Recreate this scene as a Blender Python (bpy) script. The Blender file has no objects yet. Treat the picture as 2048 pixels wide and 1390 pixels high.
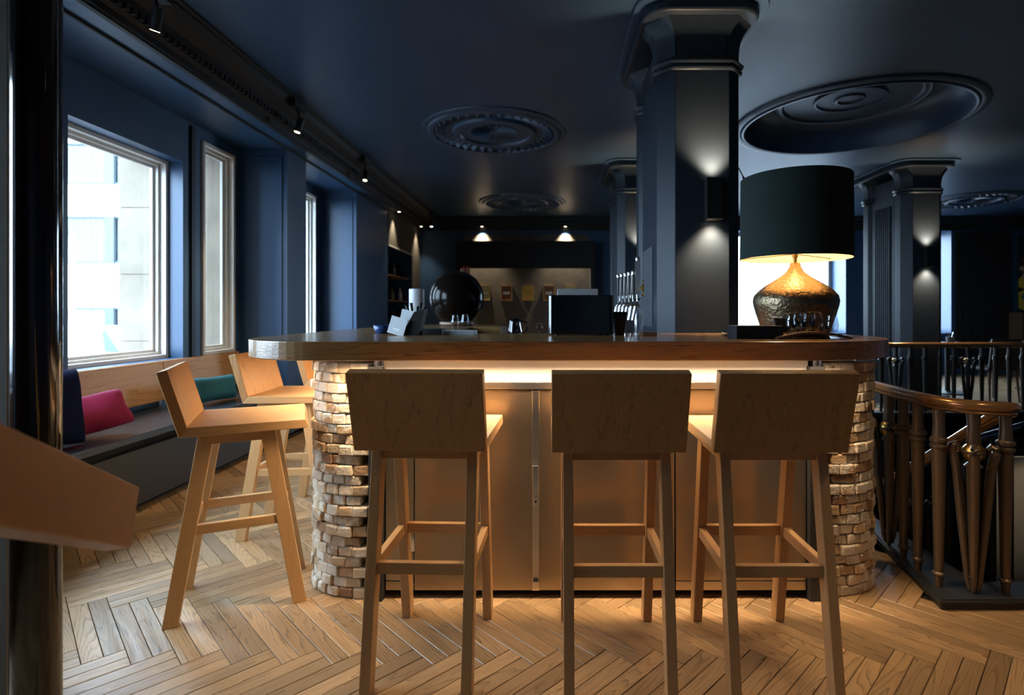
import bpy, bmesh, math, random
from mathutils import Vector, Matrix
random.seed(7)
R = math.radians
S = bpy.context.scene
COL = S.collection
# ------------------------------------------------------------------ camera, world, exposure
EYE, FPX, CX, HY = 1.22, 1100.0, 1100.0, 624.0          # eye height, focal length in px, vanishing point
cam_d = bpy.data.cameras.new('camera'); cam = bpy.data.objects.new('camera', cam_d); COL.objects.link(cam)
cam.location = (0, 0, EYE); cam.rotation_euler = (R(90), 0, 0)
cam_d.sensor_width = 36; cam_d.lens = 36 * FPX / 2048
cam_d.shift_x = -(CX - 1024) / 2048; cam_d.shift_y = (HY - 695) / 2048
cam_d.clip_start = .02; cam_d.clip_end = 200
cam_d.dof.use_dof = True; cam_d.dof.focus_distance = 2.25; cam_d.dof.aperture_fstop = 2.4
S.camera = cam
W = bpy.data.worlds.new('overcast_sky'); S.world = W; W.use_nodes = True
bg = W.node_tree.nodes['Background']; bg.inputs[0].default_value = (.58, .79, 1.0, 1); bg.inputs[1].default_value = 24.0
VS = S.view_settings
VS.view_transform = 'Standard'; VS.look = 'None'; VS.exposure = 0.0; VS.gamma = 1.0; VS.use_curve_mapping = False
WARM = (1.0, .70, .40); WARMW = (1.0, .80, .56)

def at(px, py, d):                                       # photo pixel at a known depth -> point
    return Vector(((px - CX) / FPX * d, d, EYE - (py - HY) / FPX * d))

# ------------------------------------------------------------------ materials
MATS = {}
def nodes(name):
    m = bpy.data.materials.new(name); m.use_nodes = True; MATS[name] = m
    nt = m.node_tree; return m, nt, nt.nodes['Principled BSDF']
def plain(name, col, rough=.5, metal=0.0, spec=None, coat=0.0, bump=0.0, bscale=60.0, var=0.0, vscale=6.0, sheen=0.0, emit=None):
    m, nt, b = nodes(name); N = nt.nodes; L = nt.links
    b.inputs['Base Color'].default_value = (*col, 1); b.inputs['Roughness'].default_value = rough
    b.inputs['Metallic'].default_value = metal
    if spec is not None: b.inputs['Specular IOR Level'].default_value = spec
    if coat: b.inputs['Coat Weight'].default_value = coat; b.inputs['Coat Roughness'].default_value = .08
    if sheen:
        b.inputs['Sheen Weight'].default_value = sheen; b.inputs['Sheen Tint'].default_value = (*[min(1, c * 3 + .05) for c in col], 1)
    if emit: b.inputs['Emission Color'].default_value = (*emit[0], 1); b.inputs['Emission Strength'].default_value = emit[1]
    if var or bump:
        tc = N.new('ShaderNodeTexCoord')
    if var:
        n = N.new('ShaderNodeTexNoise'); n.inputs['Scale'].default_value = vscale; n.inputs['Detail'].default_value = 5
        L.new(tc.outputs['Object'], n.inputs['Vector'])
        r = N.new('ShaderNodeMapRange'); r.inputs['From Min'].default_value = .3; r.inputs['From Max'].default_value = .7
        r.inputs['To Min'].default_value = 1 - var; r.inputs['To Max'].default_value = 1 + var
        L.new(n.outputs['Fac'], r.inputs['Value'])
        h = N.new('ShaderNodeHueSaturation'); h.inputs['Color'].default_value = (*col, 1)
        L.new(r.outputs[0], h.inputs['Value']); L.new(h.outputs[0], b.inputs['Base Color'])
    if bump:
        n2 = N.new('ShaderNodeTexNoise'); n2.inputs['Scale'].default_value = bscale; n2.inputs['Detail'].default_value = 4
        L.new(tc.outputs['Object'], n2.inputs['Vector'])
        bp = N.new('ShaderNodeBump'); bp.inputs['Strength'].default_value = bump; bp.inputs['Distance'].default_value = .01
        L.new(n2.outputs['Fac'], bp.inputs['Height']); L.new(bp.outputs[0], b.inputs['Normal'])
    return m
def wood(name, light, dark, axis='X', rough=.42, vary=.25, ring=14.0, attr=False, hue=.0, stretch=.07, coat=0.0, ringw=.55, finew=1.3, spec=.5):
    """oak: stretched grain plus cathedral rings; every object shifts the pattern by its own random number"""
    m, nt, b = nodes(name); N = nt.nodes; L = nt.links
    tc = N.new('ShaderNodeTexCoord'); oi = N.new('ShaderNodeObjectInfo')
    rnd = oi.outputs['Random']; src = tc.outputs['Object']
    if attr:
        a = N.new('ShaderNodeAttribute'); a.attribute_name = 'rnd'; rnd = a.outputs['Fac']
        u = N.new('ShaderNodeUVMap'); u.uv_map = 'UVMap'; src = u.outputs[0]
    cx = N.new('ShaderNodeCombineXYZ'); mu = N.new('ShaderNodeMath'); mu.operation = 'MULTIPLY'; mu.inputs[1].default_value = 37.0
    L.new(rnd, mu.inputs[0])
    for i in range(3): L.new(mu.outputs[0], cx.inputs[i])
    ad = N.new('ShaderNodeVectorMath'); ad.operation = 'ADD'; L.new(src, ad.inputs[0]); L.new(cx.outputs[0], ad.inputs[1])
    mp = N.new('ShaderNodeMapping'); sc = [1, 1, 1]; sc['XYZ'.index(axis)] = stretch; mp.inputs['Scale'].default_value = sc
    L.new(ad.outputs[0], mp.inputs['Vector'])
    big = N.new('ShaderNodeTexNoise'); big.inputs['Scale'].default_value = 9.0; big.inputs['Detail'].default_value = 1.5
    L.new(mp.outputs[0], big.inputs['Vector'])
    ml = N.new('ShaderNodeMath'); ml.operation = 'MULTIPLY'; ml.inputs[1].default_value = ring; L.new(big.outputs['Fac'], ml.inputs[0])
    sn = N.new('ShaderNodeMath'); sn.operation = 'FRACT'; L.new(ml.outputs[0], sn.inputs[0])
    fine = N.new('ShaderNodeTexNoise'); fine.inputs['Scale'].default_value = 160.0; fine.inputs['Detail'].default_value = 3
    L.new(mp.outputs[0], fine.inputs['Vector'])
    rr = N.new('ShaderNodeValToRGB'); e = rr.color_ramp.elements
    e[0].position = 0; e[0].color = (*light, 1); e[1].position = 1; e[1].color = (*dark, 1)
    mid = rr.color_ramp.elements.new(.62); mid.color = (*[l * .8 + d * .2 for l, d in zip(light, dark)], 1)
    mx = N.new('ShaderNodeMath'); mx.operation = 'MULTIPLY_ADD'; mx.inputs[1].default_value = ringw
    f2 = N.new('ShaderNodeMath'); f2.operation = 'MULTIPLY_ADD'; f2.inputs[1].default_value = finew; f2.inputs[2].default_value = -.33 * finew
    L.new(fine.outputs['Fac'], f2.inputs[0]); L.new(sn.outputs[0], mx.inputs[0]); L.new(f2.outputs[0], mx.inputs[2])
    L.new(mx.outputs[0], rr.inputs[0])
    mr = N.new('ShaderNodeMapRange'); mr.inputs['To Min'].default_value = 1 - vary; mr.inputs['To Max'].default_value = 1 + vary
    L.new(rnd, mr.inputs['Value'])
    hs = N.new('ShaderNodeHueSaturation'); L.new(rr.outputs[0], hs.inputs['Color']); L.new(mr.outputs[0], hs.inputs['Value'])
    L.new(hs.outputs[0], b.inputs['Base Color'])
    b.inputs['Roughness'].default_value = rough
    b.inputs['Specular IOR Level'].default_value = spec
    if coat: b.inputs['Coat Weight'].default_value = coat; b.inputs['Coat Roughness'].default_value = .12
    bp = N.new('ShaderNodeBump'); bp.inputs['Strength'].default_value = .18; bp.inputs['Distance'].default_value = .004
    L.new(mx.outputs[0], bp.inputs['Height']); L.new(bp.outputs[0], b.inputs['Normal'])
    return m
def glass(name, tint=(1, 1, 1), refl=1.0):
    m = bpy.data.materials.new(name); m.use_nodes = True; MATS[name] = m; nt = m.node_tree; N = nt.nodes; L = nt.links
    N.remove(N['Principled BSDF']); out = N['Material Output']
    t = N.new('ShaderNodeBsdfTransparent'); t.inputs[0].default_value = (*tint, 1)
    g = N.new('ShaderNodeBsdfGlossy'); g.inputs['Roughness'].default_value = .03
    lw = N.new('ShaderNodeLayerWeight'); lw.inputs['Blend'].default_value = .5      # same reflectance from both sides of a thin pane
    pw = N.new('ShaderNodeMath'); pw.operation = 'POWER'; pw.inputs[1].default_value = 4.0; L.new(lw.outputs['Facing'], pw.inputs[0])
    mu = N.new('ShaderNodeMath'); mu.operation = 'MULTIPLY_ADD'; mu.inputs[1].default_value = .5 * refl; mu.inputs[2].default_value = .04 * refl; L.new(pw.outputs[0], mu.inputs[0])
    mx = N.new('ShaderNodeMixShader'); L.new(mu.outputs[0], mx.inputs[0]); L.new(t.outputs[0], mx.inputs[1]); L.new(g.outputs[0], mx.inputs[2])
    L.new(mx.outputs[0], out.inputs[0]); return m
def randcol(name, cols, rough=.9, bump=.5, bscale=70, wear=None):
    m, nt, b = nodes(name); N = nt.nodes; L = nt.links
    oi = N.new('ShaderNodeObjectInfo'); a = N.new('ShaderNodeValToRGB'); a.color_ramp.interpolation = 'CONSTANT'
    el = a.color_ramp.elements; el[0].color = (*cols[0], 1); el[0].position = 0
    el[1].color = (*cols[1], 1); el[1].position = 1 / len(cols)
    for i in range(2, len(cols)):
        x = el.new(i / len(cols)); x.color = (*cols[i], 1)
    L.new(oi.outputs['Random'], a.inputs[0])
    tc = N.new('ShaderNodeTexCoord'); ad = N.new('ShaderNodeVectorMath'); ad.operation = 'ADD'
    L.new(tc.outputs['Object'], ad.inputs[0]); L.new(oi.outputs['Location'], ad.inputs[1])
    n = N.new('ShaderNodeTexNoise'); n.inputs['Scale'].default_value = bscale; n.inputs['Detail'].default_value = 6
    L.new(ad.outputs[0], n.inputs['Vector'])
    last = a.outputs[0]
    if wear:
        n3 = N.new('ShaderNodeTexNoise'); n3.inputs['Scale'].default_value = 16; n3.inputs['Detail'].default_value = 6
        L.new(ad.outputs[0], n3.inputs['Vector'])
        r = N.new('ShaderNodeMapRange'); r.inputs['From Min'].default_value = .5; r.inputs['From Max'].default_value = .62
        L.new(n3.outputs['Fac'], r.inputs['Value'])
        mx = N.new('ShaderNodeMixRGB'); L.new(r.outputs[0], mx.inputs[0]); L.new(last, mx.inputs[1]); mx.inputs[2].default_value = (*wear, 1)
        last = mx.outputs[0]
    L.new(last, b.inputs['Base Color']); b.inputs['Roughness'].default_value = rough
    bp = N.new('ShaderNodeBump'); bp.inputs['Strength'].default_value = bump; bp.inputs['Distance'].default_value = .012
    L.new(n.outputs['Fac'], bp.inputs['Height']); L.new(bp.outputs[0], b.inputs['Normal'])
    return m

plain('navy', (.024, .068, .148), .42, bump=.05, bscale=9, var=.06, vscale=3)
plain('ceil', (.027, .059, .114), .40, bump=.12, bscale=5, var=.08, vscale=2)
plain('cornice', (.012, .014, .018), .6)  # same room paint, its shadow put into a near-black colour
plain('column', (.020, .029, .043), .42, spec=.22, bump=.03, bscale=12)
plain('black', (.006, .006, .007), .45)
plain('black_gloss', (.004, .004, .005), .08, coat=.6)
plain('globe_black', (.006, .004, .003), .14, spec=.13)
plain('black_matte', (.008, .008, .010), .8)
plain('charcoal', (.022, .023, .026), .5)
plain('slate', (.040, .047, .060), .20, bump=.04, bscale=120)
plain('bench_front', (.032, .032, .034), .5)
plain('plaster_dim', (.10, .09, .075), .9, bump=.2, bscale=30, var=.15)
plain('lacquer', (.010, .006, .004), .10, coat=.5, bump=.03, bscale=8, var=.5, vscale=5)
plain('steel', (.44, .37, .29), .32, 1.0, bump=.03, bscale=25, var=.10, vscale=3)
plain('steel_bright', (.72, .70, .68), .25, 1.0)
plain('chrome', (.85, .85, .86), .12, 1.0)
plain('white_panel', (.50, .49, .47), .45)
plain('bronze', (.17, .125, .090), .40, .65, bump=.06, bscale=40)
plain('dark_bronze', (.045, .038, .034), .36, .7)
plain('rail_wood', (.42, .22, .085), .22, .45, coat=.4, bump=.03, bscale=30)
plain('gold', (.62, .40, .12), .34, 1.0, bump=.1, bscale=60)
plain('hammered', (.22, .165, .10), .30, .9, bump=.55, bscale=60, var=.15, vscale=14)
plain('shade_velvet', (.006, .017, .016), .95, sheen=.25, var=.2, vscale=8)
plain('shade_lining', (.90, .74, .48), .9)
plain('magenta', (.27, .006, .060), .8, sheen=.12, bump=.1, bscale=14, var=.25, vscale=6)
plain('teal', (.004, .085, .105), .8, sheen=.12, bump=.1, bscale=14, var=.2, vscale=6)
plain('cobalt', (.010, .020, .17), .8, sheen=.1, bump=.1, bscale=14, var=.2)
plain('midnight', (.005, .009, .040), .8, spec=.1, sheen=.03, bump=.1, bscale=14, var=.2)
plain('frame_white', (.62, .60, .56), .45)
plain('stone', (.20, .165, .125), .9, bump=.3, bscale=18, var=.16, vscale=4)
plain('facade', (.80, .80, .80), .9)
plain('facade_frame', (.05, .065, .075), .5)
plain('curtain', (.018, .037, .037), .9, var=.0)
plain('asphalt', (.12, .12, .125), .9)
plain('car_paint', (.45, .47, .50), .25)
plain('paper', (.60, .63, .66), .8)
plain('paper_ink', (.92, .92, .92), .8)
plain('ink', (.03, .03, .03), .8)
plain('ceramic', (.50, .50, .52), .35)
plain('red_sign', (.55, .03, .015), .5)
plain('sign_white', (.85, .80, .72), .6)
plain('gold_print', (.62, .40, .06), .6, bump=.05)
plain('olive_print', (.42, .44, .16), .6, var=.25, vscale=30)
plain('brown_print', (.17, .075, .035), .7, bump=.2, bscale=120)
plain('white_label', (.85, .83, .75), .7)
plain('frame_gold', (.50, .30, .10), .4, .6)
plain('lens_glow', (1, .9, .7), .5, emit=((1, .80, .52), 9.0))
plain('led_glow', (1, .9, .75), .5, emit=((1, .80, .55), 10.0))
plain('bulb_glow', (1, .9, .7), .5, emit=((1, .72, .40), 20.0))
plain('cable', (.55, .42, .34), .5)
plain('cable_plug', (.62, .42, .24), .4)
plain('blue_tape', (.03, .04, .20), .5)
plain('earth', (.02, .018, .016), .9)
plain('cellar_wall', (.50, .47, .40), .85, var=.06)
plain('art_yellow', (.72, .50, .05), .6); plain('art_teal', (.04, .22, .28), .6); plain('art_dark', (.015, .02, .02), .6); plain('art_pink', (.62, .34, .22), .6); plain('art_red', (.4, .03, .06), .6)
plain('blue_cup', (.02, .06, .20), .3)
plain('brown_glass', (.03, .015, .008), .12)
plain('leather', (.03, .018, .013), .5)
plain('green_plant', (.05, .16, .07), .7)
glass('pane'); glass('tumbler', (.93, .95, .96), 1.2)
wood('oak', (.56, .335, .150), (.36, .190, .075), 'X', .42, .10, 9, stretch=.03, ringw=.35)
wood('oak_z', (.56, .335, .150), (.36, .190, .075), 'Z', .42, .10, 9, stretch=.03, ringw=.35)
wood('oak_y', (.56, .335, .150), (.36, .190, .075), 'Y', .42, .10, 9, stretch=.03, ringw=.35)
wood('rail_oak', (.50, .215, .045), (.32, .125, .022), 'Y', .45, .05, 6, stretch=.05, ringw=.3)
wood('oak_back_shaded', (.48, .245, .086), (.22, .100, .032), 'Z', .42, .10, 7, stretch=.016, ringw=.45)  # stool oak again, with the backrest's shade put into the colour
wood('bench_oak', (.58, .32, .130), (.36, .170, .060), 'Y', .42, .10, 8)
wood('counter_oak', (.255, .142, .052), (.115, .060, .021), 'X', .26, .05, 10, coat=.25)
wood('floor_oak', (.41, .262, .132), (.13, .074, .032), 'X', .35, .30, 26, stretch=.10, ringw=.75, finew=.7, spec=.85)
wood('floor_oak_far', (.41, .262, .132), (.13, .074, .032), 'X', .35, .30, 26, stretch=.10, ringw=.75, finew=.7, spec=.85, attr=True)
wood('tray_wood', (.16, .085, .040), (.06, .030, .014), 'X', .4, .1, 9)
wood('panel_wood', (.14, .080, .040), (.07, .035, .018), 'Z', .5, .1, 9)
randcol('brick', [(.52, .40, .27), (.60, .50, .37), (.40, .26, .15), (.56, .46, .34), (.48, .33, .19), (.62, .54, .43), (.27, .15, .08), (.54, .42, .28)], wear=(.66, .60, .50))
# curtain folds are real relief; the cloth itself gets only a fine stripe
M = MATS

# ------------------------------------------------------------------ mesh helpers
class MB:
    def __init__(s): s.v = []; s.f = []
    def add(s, vs, fs):
        o = len(s.v); s.v += [tuple(v) for v in vs]; s.f += [tuple(i + o for i in f) for f in fs]; return s
    def box(s, x0, x1, y0, y1, z0, z1):
        return s.add([(x0,y0,z0),(x1,y0,z0),(x1,y1,z0),(x0,y1,z0),(x0,y0,z1),(x1,y0,z1),(x1,y1,z1),(x0,y1,z1)],
                     [(0,3,2,1),(4,5,6,7),(0,1,5,4),(1,2,6,5),(2,3,7,6),(3,0,4,7)])
    def prism(s, pts, a, b, ax='Z'):                     # polygon (counter-clockwise) pushed from a to b
        n = len(pts)
        def P(p, h): return {'Z': (p[0], p[1], h), 'Y': (p[0], h, p[1]), 'X': (h, p[0], p[1])}[ax]
        vs = [P(p, a) for p in pts] + [P(p, b) for p in pts]
        fs = [tuple(range(n))[::-1], tuple(range(n, 2 * n))] + [(i, (i + 1) % n, n + (i + 1) % n, n + i) for i in range(n)]
        return s.add(vs, fs)
    def lathe(s, prof, n=32, c=(0, 0, 0), cap=True):     # prof: (r, z) list
        vs = []; fs = []
        for r, z in prof:
            for i in range(n):
                t = 2 * math.pi * i / n; vs.append((c[0] + r * math.cos(t), c[1] + r * math.sin(t), c[2] + z))
        for j in range(len(prof) - 1):
            for i in range(n):
                k = (i + 1) % n; fs.append((j*n+i, j*n+k, (j+1)*n+k, (j+1)*n+i))
        if cap:
            if prof[0][0] > 1e-4: fs.append(tuple(range(n))[::-1])
            if prof[-1][0] > 1e-4: fs.append(tuple((len(prof)-1)*n + i for i in range(n)))
        return s.add(vs, fs)
    def tube(s, pts, r, n=10, cap=True, sx=1.0, sz=1.0):  # round (or oval) section along a path; r may be a list
        pts = [Vector(p) for p in pts]; m = len(pts); vs = []; fs = []
        rr = r if isinstance(r, (list, tuple)) else [r] * m
        for j, p in enumerate(pts):
            t = (pts[min(j+1, m-1)] - pts[max(j-1, 0)]).normalized()
            up = Vector((0, 0, 1)) if abs(t.z) < .95 else Vector((0, 1, 0))
            a = t.cross(up).normalized(); b = a.cross(t).normalized()
            for i in range(n):
                q = 2 * math.pi * i / n; vs.append(p + a * math.cos(q) * rr[j] * sx + b * math.sin(q) * rr[j] * sz)
        for j in range(m - 1):
            for i in range(n):
                k = (i + 1) % n; fs.append((j*n+i, j*n+k, (j+1)*n+k, (j+1)*n+i))
        if cap: fs += [tuple(range(n))[::-1], tuple((m-1)*n + i for i in range(n))]
        return s.add(vs, fs)
    def bar(s, p, q, w, h, side=(1, 0, 0)):              # straight bar p->q, w along "side", h across; ends cut square to the path
        p = Vector(p); q = Vector(q); t = (q - p).normalized(); a = Vector(side); a = (a - t * a.dot(t)).normalized(); b = t.cross(a)
        vs = [c + a * (i * w / 2) + b * (j * h / 2) for c in (p, q) for i, j in ((-1,-1),(1,-1),(1,1),(-1,1))]
        return s.add(vs, [(3,2,1,0),(4,5,6,7),(0,1,5,4),(1,2,6,5),(2,3,7,6),(3,0,4,7)])
    def leg(s, x0, x1, z0, z1, wx, y, wy):               # leg in the x-z plane, horizontal cuts at both ends
        vs = []
        for x, z in ((x0, z0), (x1, z1)):
            vs += [(x-wx/2, y-wy/2, z), (x+wx/2, y-wy/2, z), (x+wx/2, y+wy/2, z), (x-wx/2, y+wy/2, z)]
        return s.add(vs, [(3,2,1,0),(4,5,6,7),(0,1,5,4),(1,2,6,5),(2,3,7,6),(3,0,4,7)])
    def build(s, name, mat, parent=None, smooth=False, bevel=0.0, seg=2, loc=None):
        me = bpy.data.meshes.new(name); me.from_pydata(s.v, [], s.f)
        bm = bmesh.new(); bm.from_mesh(me); bmesh.ops.recalc_face_normals(bm, faces=bm.faces); bm.to_mesh(me); bm.free()
        me.materials.append(M[mat] if isinstance(mat, str) else mat)
        if smooth:
            for p in me.polygons: p.use_smooth = True
            if smooth is not True: me.set_sharp_from_angle(angle=R(smooth))
        o = bpy.data.objects.new(name, me); COL.objects.link(o)
        if parent is not None: o.parent = parent
        if loc is not None: o.location = loc
        if bevel:
            b = o.modifiers.new('bevel', 'BEVEL'); b.width = bevel; b.segments = seg; b.limit_method = 'ANGLE'; b.angle_limit = R(40)
        return o
def tag(o, label=None, cat=None, group=None, kind=None):
    if label: o['label'] = label
    if cat: o['category'] = cat
    if group: o['group'] = group
    if kind: o['kind'] = kind
    return o
def thing(name, label, cat, loc=(0, 0, 0), rz=0.0, group=None):
    o = bpy.data.objects.new(name, None); COL.objects.link(o); o.location = loc; o.rotation_euler = (0, 0, rz); o.empty_display_size = .05
    return tag(o, label, cat, group)
def struct(o): o['kind'] = 'structure'; return o
def dup(root, loc, rz=None, label=None, group=None):
    r = root.copy(); COL.objects.link(r); r.location = loc
    if rz is not None: r.rotation_euler = (0, 0, rz)
    if label: r['label'] = label
    if group: r['group'] = group
    for ch in list(root.children):
        c = ch.copy(); COL.objects.link(c); c.parent = r
        for g in ch.children:
            d = g.copy(); COL.objects.link(d); d.parent = c
    return r
def lamp(name, kind, loc, energy, col=WARM, parent=None, aim=None, **kw):
    l = bpy.data.lights.new(name, kind); l.energy = energy; l.color = col
    for k, v in kw.items(): setattr(l, k, v)
    o = bpy.data.objects.new(name, l); COL.objects.link(o); o.location = loc
    if aim is not None: o.rotation_euler = (Vector(aim) - Vector(loc)).to_track_quat('-Z', 'Y').to_euler()
    if parent: o.parent = parent
    return o
def arc(cx, cy, r, a0, a1, n):
    return [(cx + r * math.cos(R(a0 + (a1 - a0) * i / n)), cy + r * math.sin(R(a0 + (a1 - a0) * i / n))) for i in range(n + 1)]

# ------------------------------------------------------------------ room shell
H = 3.10; XP = -2.58; XW = -3.05; XO = -3.50; XR = 10.5; YB = 10.9; YF = -2.6
HX0, HX1, HY0, HY1 = 1.74, 6.2, 2.36, 6.45              # stairwell opening
fb = MB()
for a in ((-3.6, XR, YF, HY0), (-3.6, HX0, HY0, HY1), (HX1, XR, HY0, HY1), (-3.6, XR, HY1, YB + .5)):
    fb.box(a[0], a[1], a[2], a[3], -.25, -.012)
floor = struct(fb.build('floor', 'earth'))
# double herringbone: each board is a pair of oak strips
L_, W_ = .51, .123; gap = .0011
def plank_mesh(far=False):
    mb = MB(); l, w, c = L_ / 2 - gap, W_ / 4 - gap, .0012
    mb.add([(-l,-w,-.012),(l,-w,-.012),(l,w,-.012),(-l,w,-.012),(-l,-w,-c),(l,-w,-c),(l,w,-c),(-l,w,-c),(-l+c,-w+c,0),(l-c,-w+c,0),(l-c,w-c,0),(-l+c,w-c,0)],
           [(0,1,5,4),(1,2,6,5),(2,3,7,6),(3,0,4,7),(4,5,9,8),(5,6,10,9),(6,7,11,10),(7,4,8,11),(8,9,10,11)])
    return mb
planks = []
for m in range(-16, 17):
    for k in range(-140, 141):
        for kind in (0, 1):
            for half in (0, 1):
                if kind == 0: a, b, rz = k * W_ + L_ / 2, k * W_ + W_ * (.25 + .5 * half), 0
                else: a, b, rz = k * W_ + W_ * (.25 + .5 * half), (k + 1) * W_ + L_ / 2, 90
                a += m * L_; b -= m * L_
                x = (a + b) / math.sqrt(2) - .07; y = (b - a) / math.sqrt(2) + .10
                if not (-2.75 < x < XR and YF < y < YB + .3): continue
                t_ = R(rz - 45); ex, ey = math.cos(t_) * L_ / 2, math.sin(t_) * L_ / 2
                if any(HX0 + .11 < x + g * ex < HX1 - .02 and HY0 + .05 < y + g * ey < HY1 + .06 for g in (-1, -.5, 0, .5, 1)): continue
                planks.append((x, y, R(rz - 45)))
BAR = (-1.0, 1.35, 2.42, 4.9)
def inview(p):
    x, y, _ = p
    if y < 1.3: return False
    px = CX + FPX * x / y; py = HY + FPX * EYE / y
    if not (-60 < px < 2110 and py < 1620): return False
    if BAR[0] < x < BAR[1] and y > BAR[2]: return False
    if x > BAR[0] and y > 2.6 and x < 1.8: return False
    return x > -2.62
near = sorted([p for p in planks if inview(p)], key=lambda p: p[1])[:296]
nearset = set(near)
pm = None
for p in near:
    if pm is None:
        o = plank_mesh().build('plank', 'floor_oak', floor); pm = o.data
    else:
        o = bpy.data.objects.new('plank', pm); COL.objects.link(o); o.parent = floor
    o.location = (p[0], p[1], random.uniform(-.0006, .0004)); o.rotation_euler = (0, 0, p[2] + (math.pi if random.random() < .5 else 0))
base = plank_mesh(); far_v = []; far_f = []; uv = []; rn = []
for p in planks:
    if p in nearset: continue
    c, s_ = math.cos(p[2]), math.sin(p[2]); o = len(far_v); r = random.random()
    for v in base.v: far_v.append((p[0] + v[0] * c - v[1] * s_, p[1] + v[0] * s_ + v[1] * c, v[2]))
    for f in base.f:
        far_f.append(tuple(i + o for i in f)); rn.append(r); uv += [(base.v[i][0], base.v[i][1]) for i in f]
fm = bpy.data.meshes.new('plank_field'); fm.from_pydata(far_v, [], far_f); fm.materials.append(M['floor_oak_far'])
ul = fm.uv_layers.new(name='UVMap')
ul.data.foreach_set('uv', [c for t in uv for c in t])
ra = fm.attributes.new('rnd', 'FLOAT', 'FACE'); ra.data.foreach_set('value', rn)
ff = bpy.data.objects.new('plank_field', fm); COL.objects.link(ff); ff.parent = floor; ff['kind'] = 'stuff'

# ceiling with a round recess for the big rosette
RX, RY, RR = 2.96, 5.43, 1.00
cb = MB()
q = 1.15; T = .35
for a in ((-2.5, RX - q, YF, YB), (RX + q, XR, YF, YB), (RX - q, RX + q, YF, RY - q), (RX - q, RX + q, RY + q, YB)):
    cb.box(a[0], a[1], a[2], a[3], H, H + T)
n = 64; vs = []; fs = []
for i in range(n):
    t = 2 * math.pi * i / n + math.pi / 4; c, s_ = math.cos(t), math.sin(t); k = q / max(abs(c), abs(s_))
    vs += [(RX + RR * c, RY + RR * s_, H), (RX + k * c, RY + k * s_, H), (RX + RR * c, RY + RR * s_, H + T)]
for i in range(n):
    a, b = 3 * i, 3 * ((i + 1) % n); fs += [(a, a + 1, b + 1, b), (a, b, b + 2, a + 2)]
cb.add(vs, fs)
cb.box(RX - q, RX + q, RY - q, RY + q, H + T, H + T + .05)
ceiling = struct(cb.build('ceiling', 'ceil'))

# left wall: piers in front, recessed window wall, outer stone
WIN_L = [  # y0, y1, z0, z1, frame plane x, deep
    (1.0, 2.9, .84, 2.47, -3.20), (3.48, 4.57, .84, 2.47, -3.20), (4.81, 5.30, .84, 2.72, -3.06), (6.05, 7.14, .84, 2.72, -3.06), ]
wl = MB()
def wall_x(mb, x0, x1, y0, y1, z0, z1, holes):           # wall slab across x with rectangular openings
    ys = sorted(holes, key=lambda h: h[0]); cur = y0
    for h in ys:
        mb.box(x0, x1, cur, h[0], z0, z1); mb.box(x0, x1, h[0], h[1], z0, h[2]); mb.box(x0, x1, h[0], h[1], h[3], z1); cur = h[1]
    mb.box(x0, x1, cur, y1, z0, z1)
wall_x(wl, -3.28, XW, YF, 8.0, -.25, H, [(w[0], w[1], w[2], w[3]) for w in WIN_L])
for y0, y1 in ((YF, -2.2), (.45, .85), (5.40, 5.82), (7.33, 8.75)):
    wl.box(XW, XP, y0, y1, -.01, 2.83)
wl.box(-3.28, XP, 8.75, 10.25, -.25, .98); wl.box(-3.28, XP, 8.75, 10.25, 2.29, H); wl.box(-3.28, -3.0, 8.75, 10.25, .98, 2.29)
wl.box(-3.28, XP, 10.25, YB + .4, -.25, H)
wl.box(-3.28, -2.40, YF, 8.75, 2.83, H + .1)             # lintel over the recesses
wl.box(-3.28, -2.40, 8.75, YB, 2.95, H + .1)
wall_left = struct(wl.build('wall_left', 'navy'))
# panel mouldings on the recess cheeks (thin frames) and grooves of the soffit
pmb = MB()
for y in (5.40, 7.33):
    x0, x1, z0, z1, d = XW + .05, XP - .05, .95, 2.74, .010
    for a in ((x0, x1, z1 - .012, z1), (x1 - .012, x1, z0, z1), (x0, x0 + .012, z0, z1)):
        pmb.box(a[0], a[1], y - d, y, a[2], a[3])
pmb.build('panel_moulding', 'navy', wall_left)
gm = MB()
gm.box(XP - .012, XP + .004, YF, 8.7, 2.812, 2.832); gm.box(-2.43, -2.40, YF, 8.7, 2.815, 2.832)
gm.build('soffit_bead', 'cornice', wall_left)
gm = MB(); gm.box(XW, XW + .02, 4.655, 4.70, .84, 2.80); gm.build('groove_strip', 'black', wall_left)
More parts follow.
